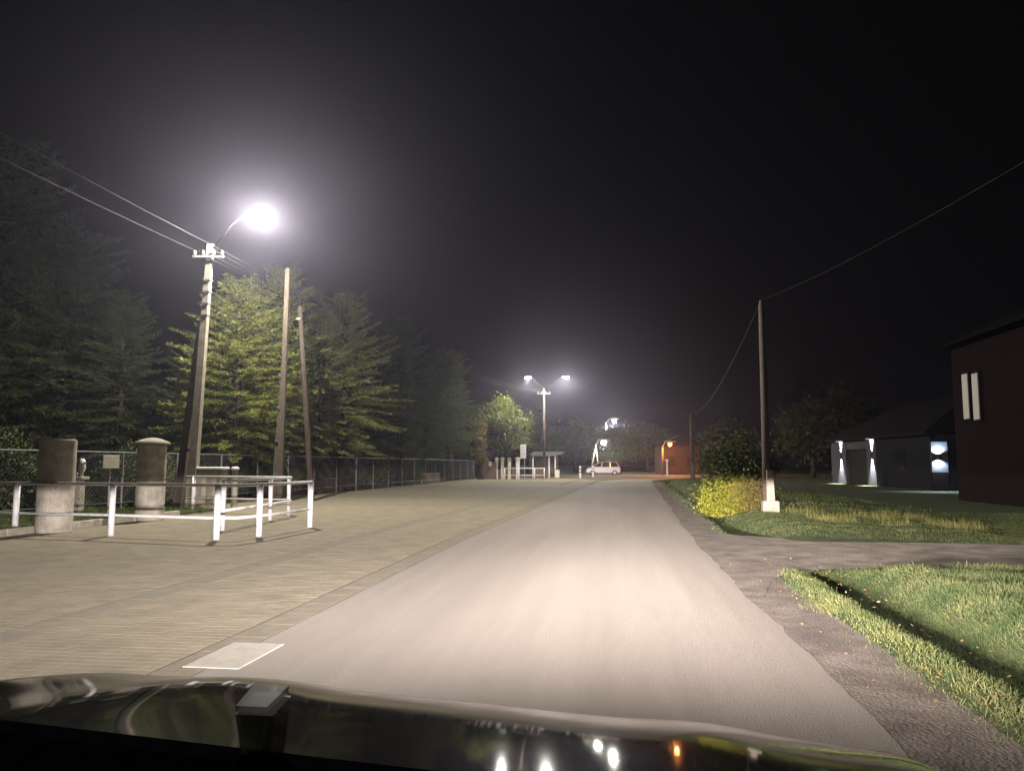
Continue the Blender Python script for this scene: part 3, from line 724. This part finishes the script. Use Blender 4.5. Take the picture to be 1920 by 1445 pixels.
tree('shrub', 'tall dark shrub behind the yellow-green shrub', (3.75, 25.5, 0), shrub_meshes(4, 1.05, 2.35, 120, 90, .11, 'bush_dark'), 'shrub')

ug = shrub_meshes(12, 1.5, 1.9, 130, 70, .12, 'bush_dark')  # dark shrubs added to darken the foot of the spruce row
for i, (x, y, s_, lab) in enumerate(((-15.6, 24.5, 1.0, 'behind the utility cabinet'), (-15.2, 30.5, 1.2, 'below the brightly lit spruces'), (-15.4, 36, 1.1, 'right of the dark leaning pole'),
                                     (-15.0, 43, 1.3, 'halfway along the mesh fence'), (-14.6, 52, 1.3, 'towards the far end of the mesh fence'), (-16.5, 19.5, 1.1, 'behind the two gate pillars'))):
    tree('shrub', 'added dark shrub ' + lab, (x, y, 0), ug, 'shrub', 'added dark shrubs behind the mesh fence', i * 1.1, s_)

# ------------------------------------------------------------------ right verge: pole, wires, posts, gate
pt = P(1427, 572, 21); pf = Vector((3.86, 21, 0))
pr_ = thing('utility_pole', 'brown wooden pole on a pale concrete stub right of the road', 'utility pole')
MB().tube([pf + Vector((-.02, 0, .30)), pf.lerp(pt, .5), pt], [.105, .095, .07], 12).build('shaft', M['wood_pole'], pr_, smooth=True)
MB().box(pf + Vector((.05, -.09, .70)), (.21, .18, 1.0), 0, .72).build('stub', M['concrete'], pr_)
MB().bbox(pf + Vector((.05, -.06, .21)), (.40, .38, .44), 0, .03).build('footing', M['concrete'], pr_)
insulators(pr_, [pt + Vector((0, 0, .05))])
p2t = P(1296, 778, 60); post2 = thing('utility_pole', 'dark far wooden pole left of the white picket gate', 'utility pole')
MB().tube([(p2t.x, 60, -.1), p2t], [.16, .11], 10).build('shaft', M['wood_pole'], post2, smooth=True)
insulators(post2, [p2t + Vector((0, 0, .05))])
wire(pt + Vector((0, 0, .12)), P(1990, 262, 9), .12, 'wire rising from the wooden pole to the upper right corner', r=.0018)
wire(pt + Vector((0, 0, .12)), p2t + Vector((0, 0, .12)), .8, 'wire sagging from the wooden pole back to the far dark pole', r=.006)
q = P(1293, 833, 62); sp2 = thing('short_post', 'thin post with a small white top near the bend', 'post', (q.x + .25, 62, 0))
MB().tube([(.05, 0, -.05), (0, 0, q.z)], [.07, .05], 8).build('post', M['wood_pole'], sp2)
MB().lathe((0, 0, q.z), [(.05, 0), (.08, .03), (.08, .1), (.03, .14)], 10).build('cap', M['white'], sp2, smooth=True)
q = G(1245, 892); mp_ = thing('marker_post', 'white marker post with a round top at the bend', 'post', (q.x + .3, 92, 0))
MB().lathe((0, 0, -.05), [(.09, 0), (.09, 1.7)], 10).build('post', M['white'], mp_)
MB().lathe((0, 0, 1.65), [(.10, 0), (.2, .06), (.2, .2), (.10, .28)], 12).build('top', M['white'], mp_, smooth=True)
gt = thing('picket_gate', 'white picket gate behind the shrubs', 'gate', (6.75, 59, 0), rad(-62))
MB().bbox((0, 0, .7), (.14, .14, 1.45), 0, .02).build('gate_post', M['white'], gt)
MB().bbox((2.7, 0, .7), (.14, .14, 1.45), 0, .02).build('gate_post', M['white'], gt)
for z in (.25, 1.0): MB().box((1.35, .03, z), (2.56, .04, .09)).build('rail', M['white'], gt)
pk = MB().prism([(-.045, .12), (.045, .12), (.045, 1.18), (0, 1.26), (-.045, 1.18)], 'y', -.045, -.015).mesh('picket', M['white'])
for i in range(11): link('picket', pk, gt, (.24 + i * .222, .03, 0))

# ------------------------------------------------------------------ far left: boundary wall, shelter, sign, bollards, minivan
bwl = thing('boundary_wall', 'brown boundary wall with pale domed pillars before the bus shelter', 'wall')
x0, x1 = P(905, 870, 72).x, P(932, 870, 72).x
MB().bbox(((x0 + x1) / 2, 71.6, .8), (x1 - x0, .22, 1.6), 0, .02).build('wall_panel', M['brown_panel'], bwl)
for px in (931, 942, 955, 971):
    p = P(px, 870, 72); big = px == 971; wd = .34 if big else .26
    MB().bbox((p.x, 72, .9), (wd, wd, 1.8), 0, .02).build('pillar', M['cream'], bwl)
    MB().lathe((p.x, 72, 1.8), [(wd * .55, 0), (wd * .85, .02), (wd * .8, .07), (wd * .4, .16), (.02, .2)], 14).build('cap', M['cream'], bwl, smooth=True)
for px, q_ in ((936.5, 942), (948.5, 955), (963, 971)):
    p = P(px, 870, 72); MB().bbox((p.x, 72.05, .45), (.34, .10, .9), 0, .01).build('wall_panel', M['brown_panel'], bwl)
p = P(919, 868, 71.4); tag(MB().bbox((p.x, 71.45, 1.38), (.26, .03, .40), 0, .008).build('notice', M['white']), 'small white notice fixed to the brown boundary wall', 'notice')
p = P(981, 845, 70.5); bs = thing('timetable_sign', 'upright white timetable board on a thin post left of the shelter', 'sign', (p.x, 70.5, 0))
MB().tube([(.12, .04, 0), (.12, .04, 3.0)], .035, 8).build('post', M['galv'], bs)
MB().bbox((0, 0, 2.5), (.52, .05, 1.22), 0, .02).build('board', M['white'], bs)
for zz in (2.88, 2.68, 2.5, 2.3, 2.1): MB().box((0, -.028, zz), (.36, .004, .05)).build('print_line', M['galv'], bs)
# bus shelter
sx0, sx1 = P(998, 870, 79).x, P(1042, 870, 79).x; sh = thing('bus_shelter', 'small bus shelter with a shallow corrugated roof and brown walls', 'bus shelter', ((sx0 + sx1) / 2, 79, 0), rad(-6))
Ws = (sx1 - sx0)
MB().bbox((0, 1.5, 1.1), (Ws, .10, 2.2), 0, .01).build('back_wall', M['brown_panel'], sh)
MB().bbox((-Ws / 2 + .05, .75, .45), (.10, 1.4, .9), 0, .01).build('side_wall', M['brown_panel'], sh)
MB().bbox((Ws / 2 - .05, .75, 1.1), (.10, 1.4, 2.2), 0, .01).build('side_wall', M['brown_panel'], sh)
for x in (-Ws / 2 + .06, Ws * .22, Ws / 2 - .04): MB().box((x, 0, 1.1), (.10, .10, 2.2)).build('post', M['white'], sh)
MB().bbox((-Ws * .14, -.02, .45), (Ws * .62, .08, .9), 0, .01).build('front_panel', M['brown_panel'], sh)
MB().bbox((0, -.1, 2.24), (Ws + .2, .08, .16), 0, .01).build('fascia', M['cream'], sh)
b = MB(); n = 28
for j, (yy, zz) in enumerate(((-.55, 2.30), (1.7, 2.62))):
    for i in range(n + 1): b.v.append((-Ws / 2 - .25 + (Ws + .9) * i / n, yy, zz + .03 * (i % 2)))
    for i in range(n + 1): b.v.append((-Ws / 2 - .25 + (Ws + .9) * i / n, yy, zz - .03 + .03 * (i % 2)))
k = n + 1
for i in range(n):
    b.f += [(i, i + 1, 2 * k + i + 1, 2 * k + i), (k + i, 3 * k + i, 3 * k + i + 1, k + i + 1), (i, k + i, k + i + 1, i + 1), (2 * k + i, 2 * k + i + 1, 3 * k + i + 1, 3 * k + i)]
b.build('roof', M['galv'], sh)
MB().bbox((0, 1.2, .46), (Ws * .8, .36, .05), 0, .01).build('bench', M['wood_pole'], sh)
p = P(1044, 885, 77); bin_ = thing('litter_bin', 'small pale litter bin beside the bus shelter', 'bin', (p.x, 77.5, 0))
MB().lathe((0, 0, 0), [(.20, 0), (.25, .05), (.27, .75), (.25, .8), (.2, .8)], 16).build('bin_body', M['cream'], bin_)
MB().lathe((0, 0, .8), [(.26, 0), (.26, .04), (.1, .1)], 16).build('lid', M['dark_steel'], bin_)
# bollards
for px, py, lab in ((1088, 896, 'left of two banded white marker bollards by the road'), (1112, 894, 'right of two banded white marker bollards, in front of the minivan')):
    q = G(px, py); t = thing('bollard', lab, 'bollard', (q.x, q.y, 0), group='banded bollards')
    MB().lathe((0, 0, -.03), [(.10, 0), (.10, 1.12), (.07, 1.2), (.02, 1.22)], 12).build('shaft', M['white'], t)
    for z in (.55, .82): MB().lathe((0, 0, z), [(.106, 0), (.106, .10)], 12).build('band', M['dark_steel'], t)
# minivan seen from the side, nose to the left
def minivan(loc, rz, label):
    t = thing('parked_car', label, 'car', loc, rz)
    Wd = .88
    lower = [(-2.1, .32), (-2.15, .55), (-2.05, .82), (-1.2, 1.0), (1.95, 1.02), (2.12, .85), (2.12, .42), (2.0, .30)]
    b = MB(); n = len(lower)
    def ring(poly, y, ins): return [(x * (1 - ins * .03), y, z) for x, z in poly]
    for y, ins in ((-Wd, 1), (-Wd + .06, 0), (Wd - .06, 0), (Wd, 1)): b.v += ring(lower, y, ins)
    for j in range(3):
        for i in range(n): b.f.append((j * n + i, j * n + (i + 1) % n, (j + 1) * n + (i + 1) % n, (j + 1) * n + i))
    b.f += [tuple(range(n - 1, -1, -1)), tuple(range(3 * n, 4 * n))]
    b.build('body', M['silver'], t)
    gh = [(-1.35, 1.0), (-.45, 1.52), (.1, 1.60), (1.6, 1.58), (1.98, 1.02)]
    b = MB(); n = len(gh)
    for y, k in ((-.82, 0), (.82, 0)): b.v += [(x, y * (1 if z < 1.2 else .84), z) for x, z in gh]
    b.f = [tuple(range(n - 1, -1, -1)), tuple(range(n, 2 * n))] + [(i, (i + 1) % n, n + (i + 1) % n, n + i) for i in range(n)]
    b.build('cabin_glass', M['glass'], t)
    MB().add([(-.5, -.70, 1.51), (.1, -.70, 1.60), (1.66, -.70, 1.58), (1.66, .70, 1.58), (.1, .70, 1.60), (-.5, .70, 1.51), (-.5, -.66, 1.55), (.1, -.66, 1.66), (1.62, -.66, 1.65), (1.62, .66, 1.65), (.1, .66, 1.66), (-.5, .66, 1.55)],
             [(0, 1, 7, 6), (1, 2, 8, 7), (2, 3, 9, 8), (3, 4, 10, 9), (4, 5, 11, 10), (5, 0, 6, 11), (6, 7, 10, 11), (7, 8, 9, 10), (0, 5, 4, 1), (1, 4, 3, 2)]).build('roof', M['silver'], t)
    for x, xa in ((-1.35, -.45), (-.25, -.12), (.85, .85), (1.98, 1.62)):
        for sg in (-1, 1): MB().tube([(x, sg * .83, 1.01), (xa, sg * .705, 1.58)], .045, 6).build('window_pillar', M['silver'], t)
    for x in (-1.35, 1.4):
        for sg in (-1, 1):
            wv = MB(); wv.tube([(x, sg * .70, .31), (x, sg * .90, .31)], .31, 20); w_ = wv.build('wheel', M['rubber'], t)
            MB().tube([(x, sg * .885, .31), (x, sg * .91, .31)], .19, 14).build('rim', M['galv'], w_)
    for sg in (-1, 1):
        MB().bbox((2.10, sg * .72, .92), (.08, .18, .34), 0, .02).build('tail_light', M['red'], t)
        MB().bbox((-2.06, sg * .62, .76), (.14, .36, .14), 0, .03).build('headlight', M['glass'], t)
        MB().bbox((-.95, sg * .95, 1.05), (.10, .16, .12), 0, .02).build('wing_mirror', M['silver'], t)
    MB().bbox((2.12, 0, .50), (.10, 1.6, .22), 0, .03).build('bumper', M['black_plastic'], t)
    return t
q = G(1130, 890.5); minivan((q.x, 100.5, 0), rad(6), 'silver minivan parked side-on at the end of the forecourt')

# orange-lit building behind the sodium lamp
ob = thing('roadside_building', 'low brown building lit orange by the sodium lamp', 'building', (P(1278, 860, 106).x, 106, 0), rad(8))
MB().bbox((0, 2.5, 1.9), (5.2, 5, 3.8), 0, .02).build('wall', M['wall_tan'], ob)
MB().prism([(-2.9, 3.75), (2.9, 3.75), (0, 5.2)], 'y', -.4, 5.4).build('roof', M['roof'], ob)
for x in (-1.4, 1.2):
    wn = MB().bbox((x, -.02, 1.7), (1.0, .06, 1.2), 0, .01).build('window', M['wall_brown'], ob); MB().box((x, -.055, 1.7), (.84, .02, 1.04)).build('pane', M['glass'], wn)

# ------------------------------------------------------------------ white house on the right with up-and-down wall lamps
hs = thing('low_house', 'low grey house with three lit wall lamps on the right', 'house')
A, B = Vector((15.75, 60.5)), Vector((16.95, 45.4)); dirv = (A - B).normalized(); nrm = Vector((-dirv.y, dirv.x))
if nrm.x > 0: nrm = -nrm
an = math.atan2(dirv.y, dirv.x); HH = 2.95
def wpt(s, z, out=0.0): p = B + dirv * s + nrm * out; return (p.x, p.y, z)
LW = (A - B).length
def wall_box(name, s0, s1, z0, z1, thick, m, parent, out=0.0):
    c = B + dirv * (s0 + s1) / 2 + nrm * (out - thick / 2); return MB().box((c.x, c.y, (z0 + z1) / 2), (s1 - s0, thick, z1 - z0), an).build(name, m, parent)
def s_of(px):  # where the wall meets the sight line of column px
    x, y, z = ray(px, 860); k = x / y
    return (B.x - k * B.y) / (k * dirv.y - dirv.x)
sA, sB = s_of(1578), s_of(1636)
wall_box('wall', 0, sB - .55, 0, HH, .3, M['wall_grey'], hs)
wall_box('wall', sB - .55, sB + .9, 0, HH, .3, M['wall_white'], hs, .02)
wall_box('wall', sA - .9, LW, 0, HH, .3, M['wall_white'], hs, .02)
wall_box('lintel', sB + .9, sA - .9, 2.35, HH, .3, M['wall_white'], hs, -.02)
gd = wall_box('garage_door', sB + .9, sA - .9, 0, 2.35, .08, M['garage'], hs, -.18)
for k in range(4): wall_box('door_panel', sB + .95, sA - .95, .08 + k * .56, .60 + k * .56, .03, M['garage'], gd, -.155)
wall_box('window', sB - 4.6, sB - 3.0, 1.0, 2.2, .06, M['glass'], hs, .03)
wall_box('fascia', -.3, LW + .3, HH, HH + .16, .9, M['roof'], hs, .35)
rc = B + dirv * LW / 2 - nrm * 4.2
def roofpt(s, o_, z): p = B + dirv * s - nrm * o_; return (p.x, p.y, z)
MB().add([roofpt(-.4, -.4, HH + .16), roofpt(LW + .4, -.4, HH + .16), roofpt(LW + .4, 8.6, HH + .16), roofpt(-.4, 8.6, HH + .16), roofpt(3.5, 4.1, 5.6), roofpt(LW - 3.5, 4.1, 5.6)],
         [(0, 1, 5, 4), (1, 2, 5), (2, 3, 4, 5), (3, 0, 4), (3, 2, 1, 0)]).build('roof', M['roof'], hs)
c = B - nrm * 4.2; MB().box((c.x - dirv.x * .15, c.y - dirv.y * .15, HH / 2), (.3, 7.8, HH), an).build('end_wall', M['wall_grey'], hs)
c = A - nrm * 4.2; MB().box((c.x + dirv.x * .15, c.y + dirv.y * .15, HH / 2), (.3, 7.8, HH), an).build('end_wall', M['wall_grey'], hs)
# porch wall facing the road nearer the camera, bluish lamp
pa, pb = P(1747, 858, 43), P(1777, 858, 43)
MB().box(((pa.x + pb.x) / 2, 43.1, 1.72), (pb.x - pa.x, .2, 1.55)).build('porch_wall', M['wall_white'], hs)
MB().box(((pa.x + pb.x) / 2, 43.1, .47), (pb.x - pa.x, .24, .94)).build('porch_plinth', M['wall_brown'], hs)
def updown(pos, out, col, pw, cone=62):
    o_ = Vector((out[0], out[1], 0)).normalized()
    p = Vector(pos) + o_ * .075
    MB().lathe((p.x, p.y, p.z - .09), [(.05, 0), (.055, .01), (.055, .17), (.05, .18)], 12).build('wall_lamp', M['dark_steel'], hs)
    for sg in (1, -1):
        l = bpy.data.lights.new('wall_lamp_light', 'SPOT'); l.energy = pw; l.color = col; l.spot_size = rad(cone); l.spot_blend = .6; l.shadow_soft_size = .03
        lo = bpy.data.objects.new('wall_lamp_light', l); C.objects.link(lo); lo.parent = hs; lo.location = p + Vector((0, 0, sg * .13)); lo.rotation_euler = (rad(180) if sg > 0 else 0, 0, 0)
for s_ in (sA, sB): updown(wpt(s_, 1.95, .02), (nrm.x, nrm.y), (.95, .93, 1.0), 4600, 58)
updown(((pa.x * .62 + pb.x * .38), 43.0, 1.72), (0, -1), (.62, .80, 1.0), 700, 150)

# dark brick house at the right edge with two tall pale windows
dh = thing('brick_house', 'dark brown house at the right edge with two tall pale windows', 'house')
HX = 13.0
MB().box((HX + 5, 25.65, 2.9), (10, 13.3, 5.8)).build('wall', M['wall_brown'], dh)
MB().prism([(HX - .5, 5.8), (HX + 10.5, 5.8), (HX + 5, 8.6)], 'y', 18.6, 32.8).build('roof', M['roof'], dh)
for px in (1815, 1834):
    x, y, z = ray(px, 743); yy = HX / (x / y); zz = CAM_H + z / y * yy
    wn = MB().box((HX - .02, yy, zz), (.10, .62, 1.80)).build('window', M['roof'], dh)
    MB().box((HX - .08, yy, zz), (.03, .46, 1.66)).build('blind', lit_blind, wn)

# ------------------------------------------------------------------ the car the picture is taken from
car = thing('car', 'dark glossy car bonnet and dashboard along the bottom edge', 'car')
CAR_ROLL, CAR_YAW = rad(2.6), rad(-2.5)
CX0, CX1 = -1.16, 0.60; CXM = (CX0 + CX1) / 2
prof = [(.60, 1.040), (.74, 1.022), (.95, .993), (1.2, .955), (1.4, .918), (1.52, .889), (1.65, .845), (1.8, .78), (1.95, .70), (2.1, .60), (2.18, .53)]
def hood_z(x, y):
    z = np.interp(y, [p[0] for p in prof], [p[1] for p in prof])
    u = (x - CXM) / ((CX1 - CX0) / 2)
    z -= .018 * u * u
    for c in (.145, -.705): z += .010 * math.exp(-((x - c) / .12) ** 2)
    z -= .20 * max(0, abs(u) - .84) ** 1.5 * 6
    return z
from itertools import product
hx = np.linspace(CX0, CX1, 72); hy = np.concatenate([np.linspace(.60, 1.9, 40), np.linspace(1.93, 2.18, 12)])
# smooth profile through a cubic fit of the listed points
pf_ = np.polyfit([p[0] for p in prof], [p[1] for p in prof], 5)
def hood_zs(x, y):
    return hood_z(x, y) - np.interp(y, [p[0] for p in prof], [p[1] for p in prof]) + np.polyval(pf_, y)
b = MB()
for y in hy:
    for x in hx: b.v.append((x, y, float(hood_zs(x, y))))
n = len(hx)
for j in range(len(hy) - 1):
    for i in range(n - 1): q = j * n + i; b.f.append((q, q + 1, q + n + 1, q + n))
b.build('bonnet', M['car_paint'], car, smooth=True, fix=False)
for sg, x in ((-1, CX0), (1, CX1)):
    b = MB(); ylist = np.linspace(.3, 2.15, 16)
    for y in ylist:
        zt = float(hood_zs(x, max(.6, y)))
        for k, (dx, zz) in enumerate(((0, zt), (.03, zt - .06), (.05, zt - .22), (.04, .35))): b.v.append((x + sg * dx, y, zz))
    for j in range(len(ylist) - 1):
        for k in range(3): q = j * 4 + k; b.f.append((q, q + 1, q + 5, q + 4))
    b.build('wing', M['car_paint'], car, smooth=True)
MB().bbox((CXM, 2.20, .30), (1.74, .16, .20), 0, .05).build('front_bumper', M['car_paint'], car)
MB().bbox((CXM, .56, 1.045), (1.62, .20, .03), 0, .012).build('cowl', M['black_plastic'], car)
# dashboard: rounded slab
b = MB(); dy = [(.20, .80), (.20, 1.07), (.26, 1.10), (.42, 1.110), (.60, 1.108), (.655, 1.096), (.66, 1.03), (.66, .80)]
b.prism(dy, 'x', CX0 + .08, CX1 - .08).build('dashboard', M['black_plastic'], car)
for sg in (-1, 1):
    hlx = CXM + sg * .60
    MB().bbox((hlx, 2.20, .47), (.36, .14, .11), 0, .03).build('headlight', M['glass'], car)
    for z in (.33,):
        wv = MB().tube([(CXM + sg * .68, 1.35, .32), (CXM + sg * .87, 1.35, .32)], .32, 22).build('wheel', M['rubber'], car)
# small holder standing on the dashboard
hd = thing('dash_holder', 'small smoky plastic holder with a pale top standing on the dashboard', 'holder', (-.287, .635, 1.104)); hd.scale = (.74, .74, 1.45)
MB().add([(-.012, -.014, -.004), (.017, -.014, -.004), (.017, .012, -.004), (-.012, .012, -.004), (-.024, -.018, .032), (.019, -.018, .032), (.019, .030, .036), (-.024, .030, .036)],
         [(3, 2, 1, 0), (4, 5, 6, 7), (0, 1, 5, 4), (1, 2, 6, 5), (2, 3, 7, 6), (3, 0, 4, 7)]).build('cup', M['smoky'], hd)
MB().add([(-.026, -.014, .033), (.010, -.014, .033), (.014, .034, .037), (-.028, .034, .037), (-.026, -.014, .036), (.010, -.014, .036), (.014, .034, .041), (-.028, .034, .041)],
         [(3, 2, 1, 0), (4, 5, 6, 7), (0, 1, 5, 4), (1, 2, 6, 5), (2, 3, 7, 6), (3, 0, 4, 7)]).build('top_plate', M['frosted'], hd)

def headlamp_dist(l):
    """dipped beam: sharp cut-off at the horizontal, strongest just below it and straight ahead"""
    l.use_nodes = True; nt = l.node_tree; em = nt.nodes['Emission']; sp = node_dir(nt)
    X = math_node(nt, 'MULTIPLY', sp.outputs['X'], DIR_SIGN); Y = math_node(nt, 'MULTIPLY', sp.outputs['Y'], DIR_SIGN); Z = math_node(nt, 'MULTIPLY', sp.outputs['Z'], DIR_SIGN)
    def gauss(v, c, s): return math_node(nt, 'EXPONENT', math_node(nt, 'MULTIPLY', math_node(nt, 'POWER', math_node(nt, 'ABSOLUTE', math_node(nt, 'DIVIDE', math_node(nt, 'SUBTRACT', v, c), s)), 2.0), -1.0))
    cut = nt.nodes.new('ShaderNodeMapRange'); cut.interpolation_type = 'SMOOTHSTEP'; nt.links.new(Z, cut.inputs['Value'])
    cut.inputs['From Min'].default_value = 0.002; cut.inputs['From Max'].default_value = 0.016; cut.inputs['To Min'].default_value = 1; cut.inputs['To Max'].default_value = 0.006
    hot = math_node(nt, 'MULTIPLY', gauss(X, 0.03, .16), gauss(Z, -0.03, .065))
    wide = math_node(nt, 'MULTIPLY', gauss(X, 0.0, .68), gauss(Z, -0.03, .115))
    s = math_node(nt, 'ADD', hot, math_node(nt, 'MULTIPLY', wide, 0.38))
    s = math_node(nt, 'MULTIPLY', s, cut.outputs['Result'])
    fwd = math_node(nt, 'GREATER_THAN', Y, 0.1)
    nt.links.new(math_node(nt, 'MULTIPLY', s, fwd), em.inputs['Strength'])
for sg in (-1, 1):
    hb = point_light('headlight_beam', (CXM + sg * .60, 2.26, .66), 46000, (1.0, .90, .88), .05, None, headlamp_dist)
    hb.parent = car; hb.rotation_euler = (0, -CAR_ROLL, -CAR_YAW)
car.rotation_euler = (0, CAR_ROLL, CAR_YAW)
piv = Vector((CXM, 1.3, .95)); car.location = Vector((0, 0, .016)) + piv - car.rotation_euler.to_matrix() @ piv

# ------------------------------------------------------------------ thin night mist
hz = MB().box((0, 90, 6.5), (400, 230, 17)).build('haze', M['soil']); stuff(hz)
hm = bpy.data.materials.new('mist'); hm.use_nodes = True; nt = hm.node_tree; nt.nodes.clear()
out = nt.nodes.new('ShaderNodeOutputMaterial'); pv = nt.nodes.new('ShaderNodeVolumePrincipled')
pv.inputs['Color'].default_value = (.80, .78, 1.0, 1); pv.inputs['Density'].default_value = 0.0008; pv.inputs['Anisotropy'].default_value = 0.82
nt.links.new(pv.outputs['Volume'], out.inputs['Volume']); hz.data.materials.clear(); hz.data.materials.append(hm)
hz.display_type = 'WIRE'
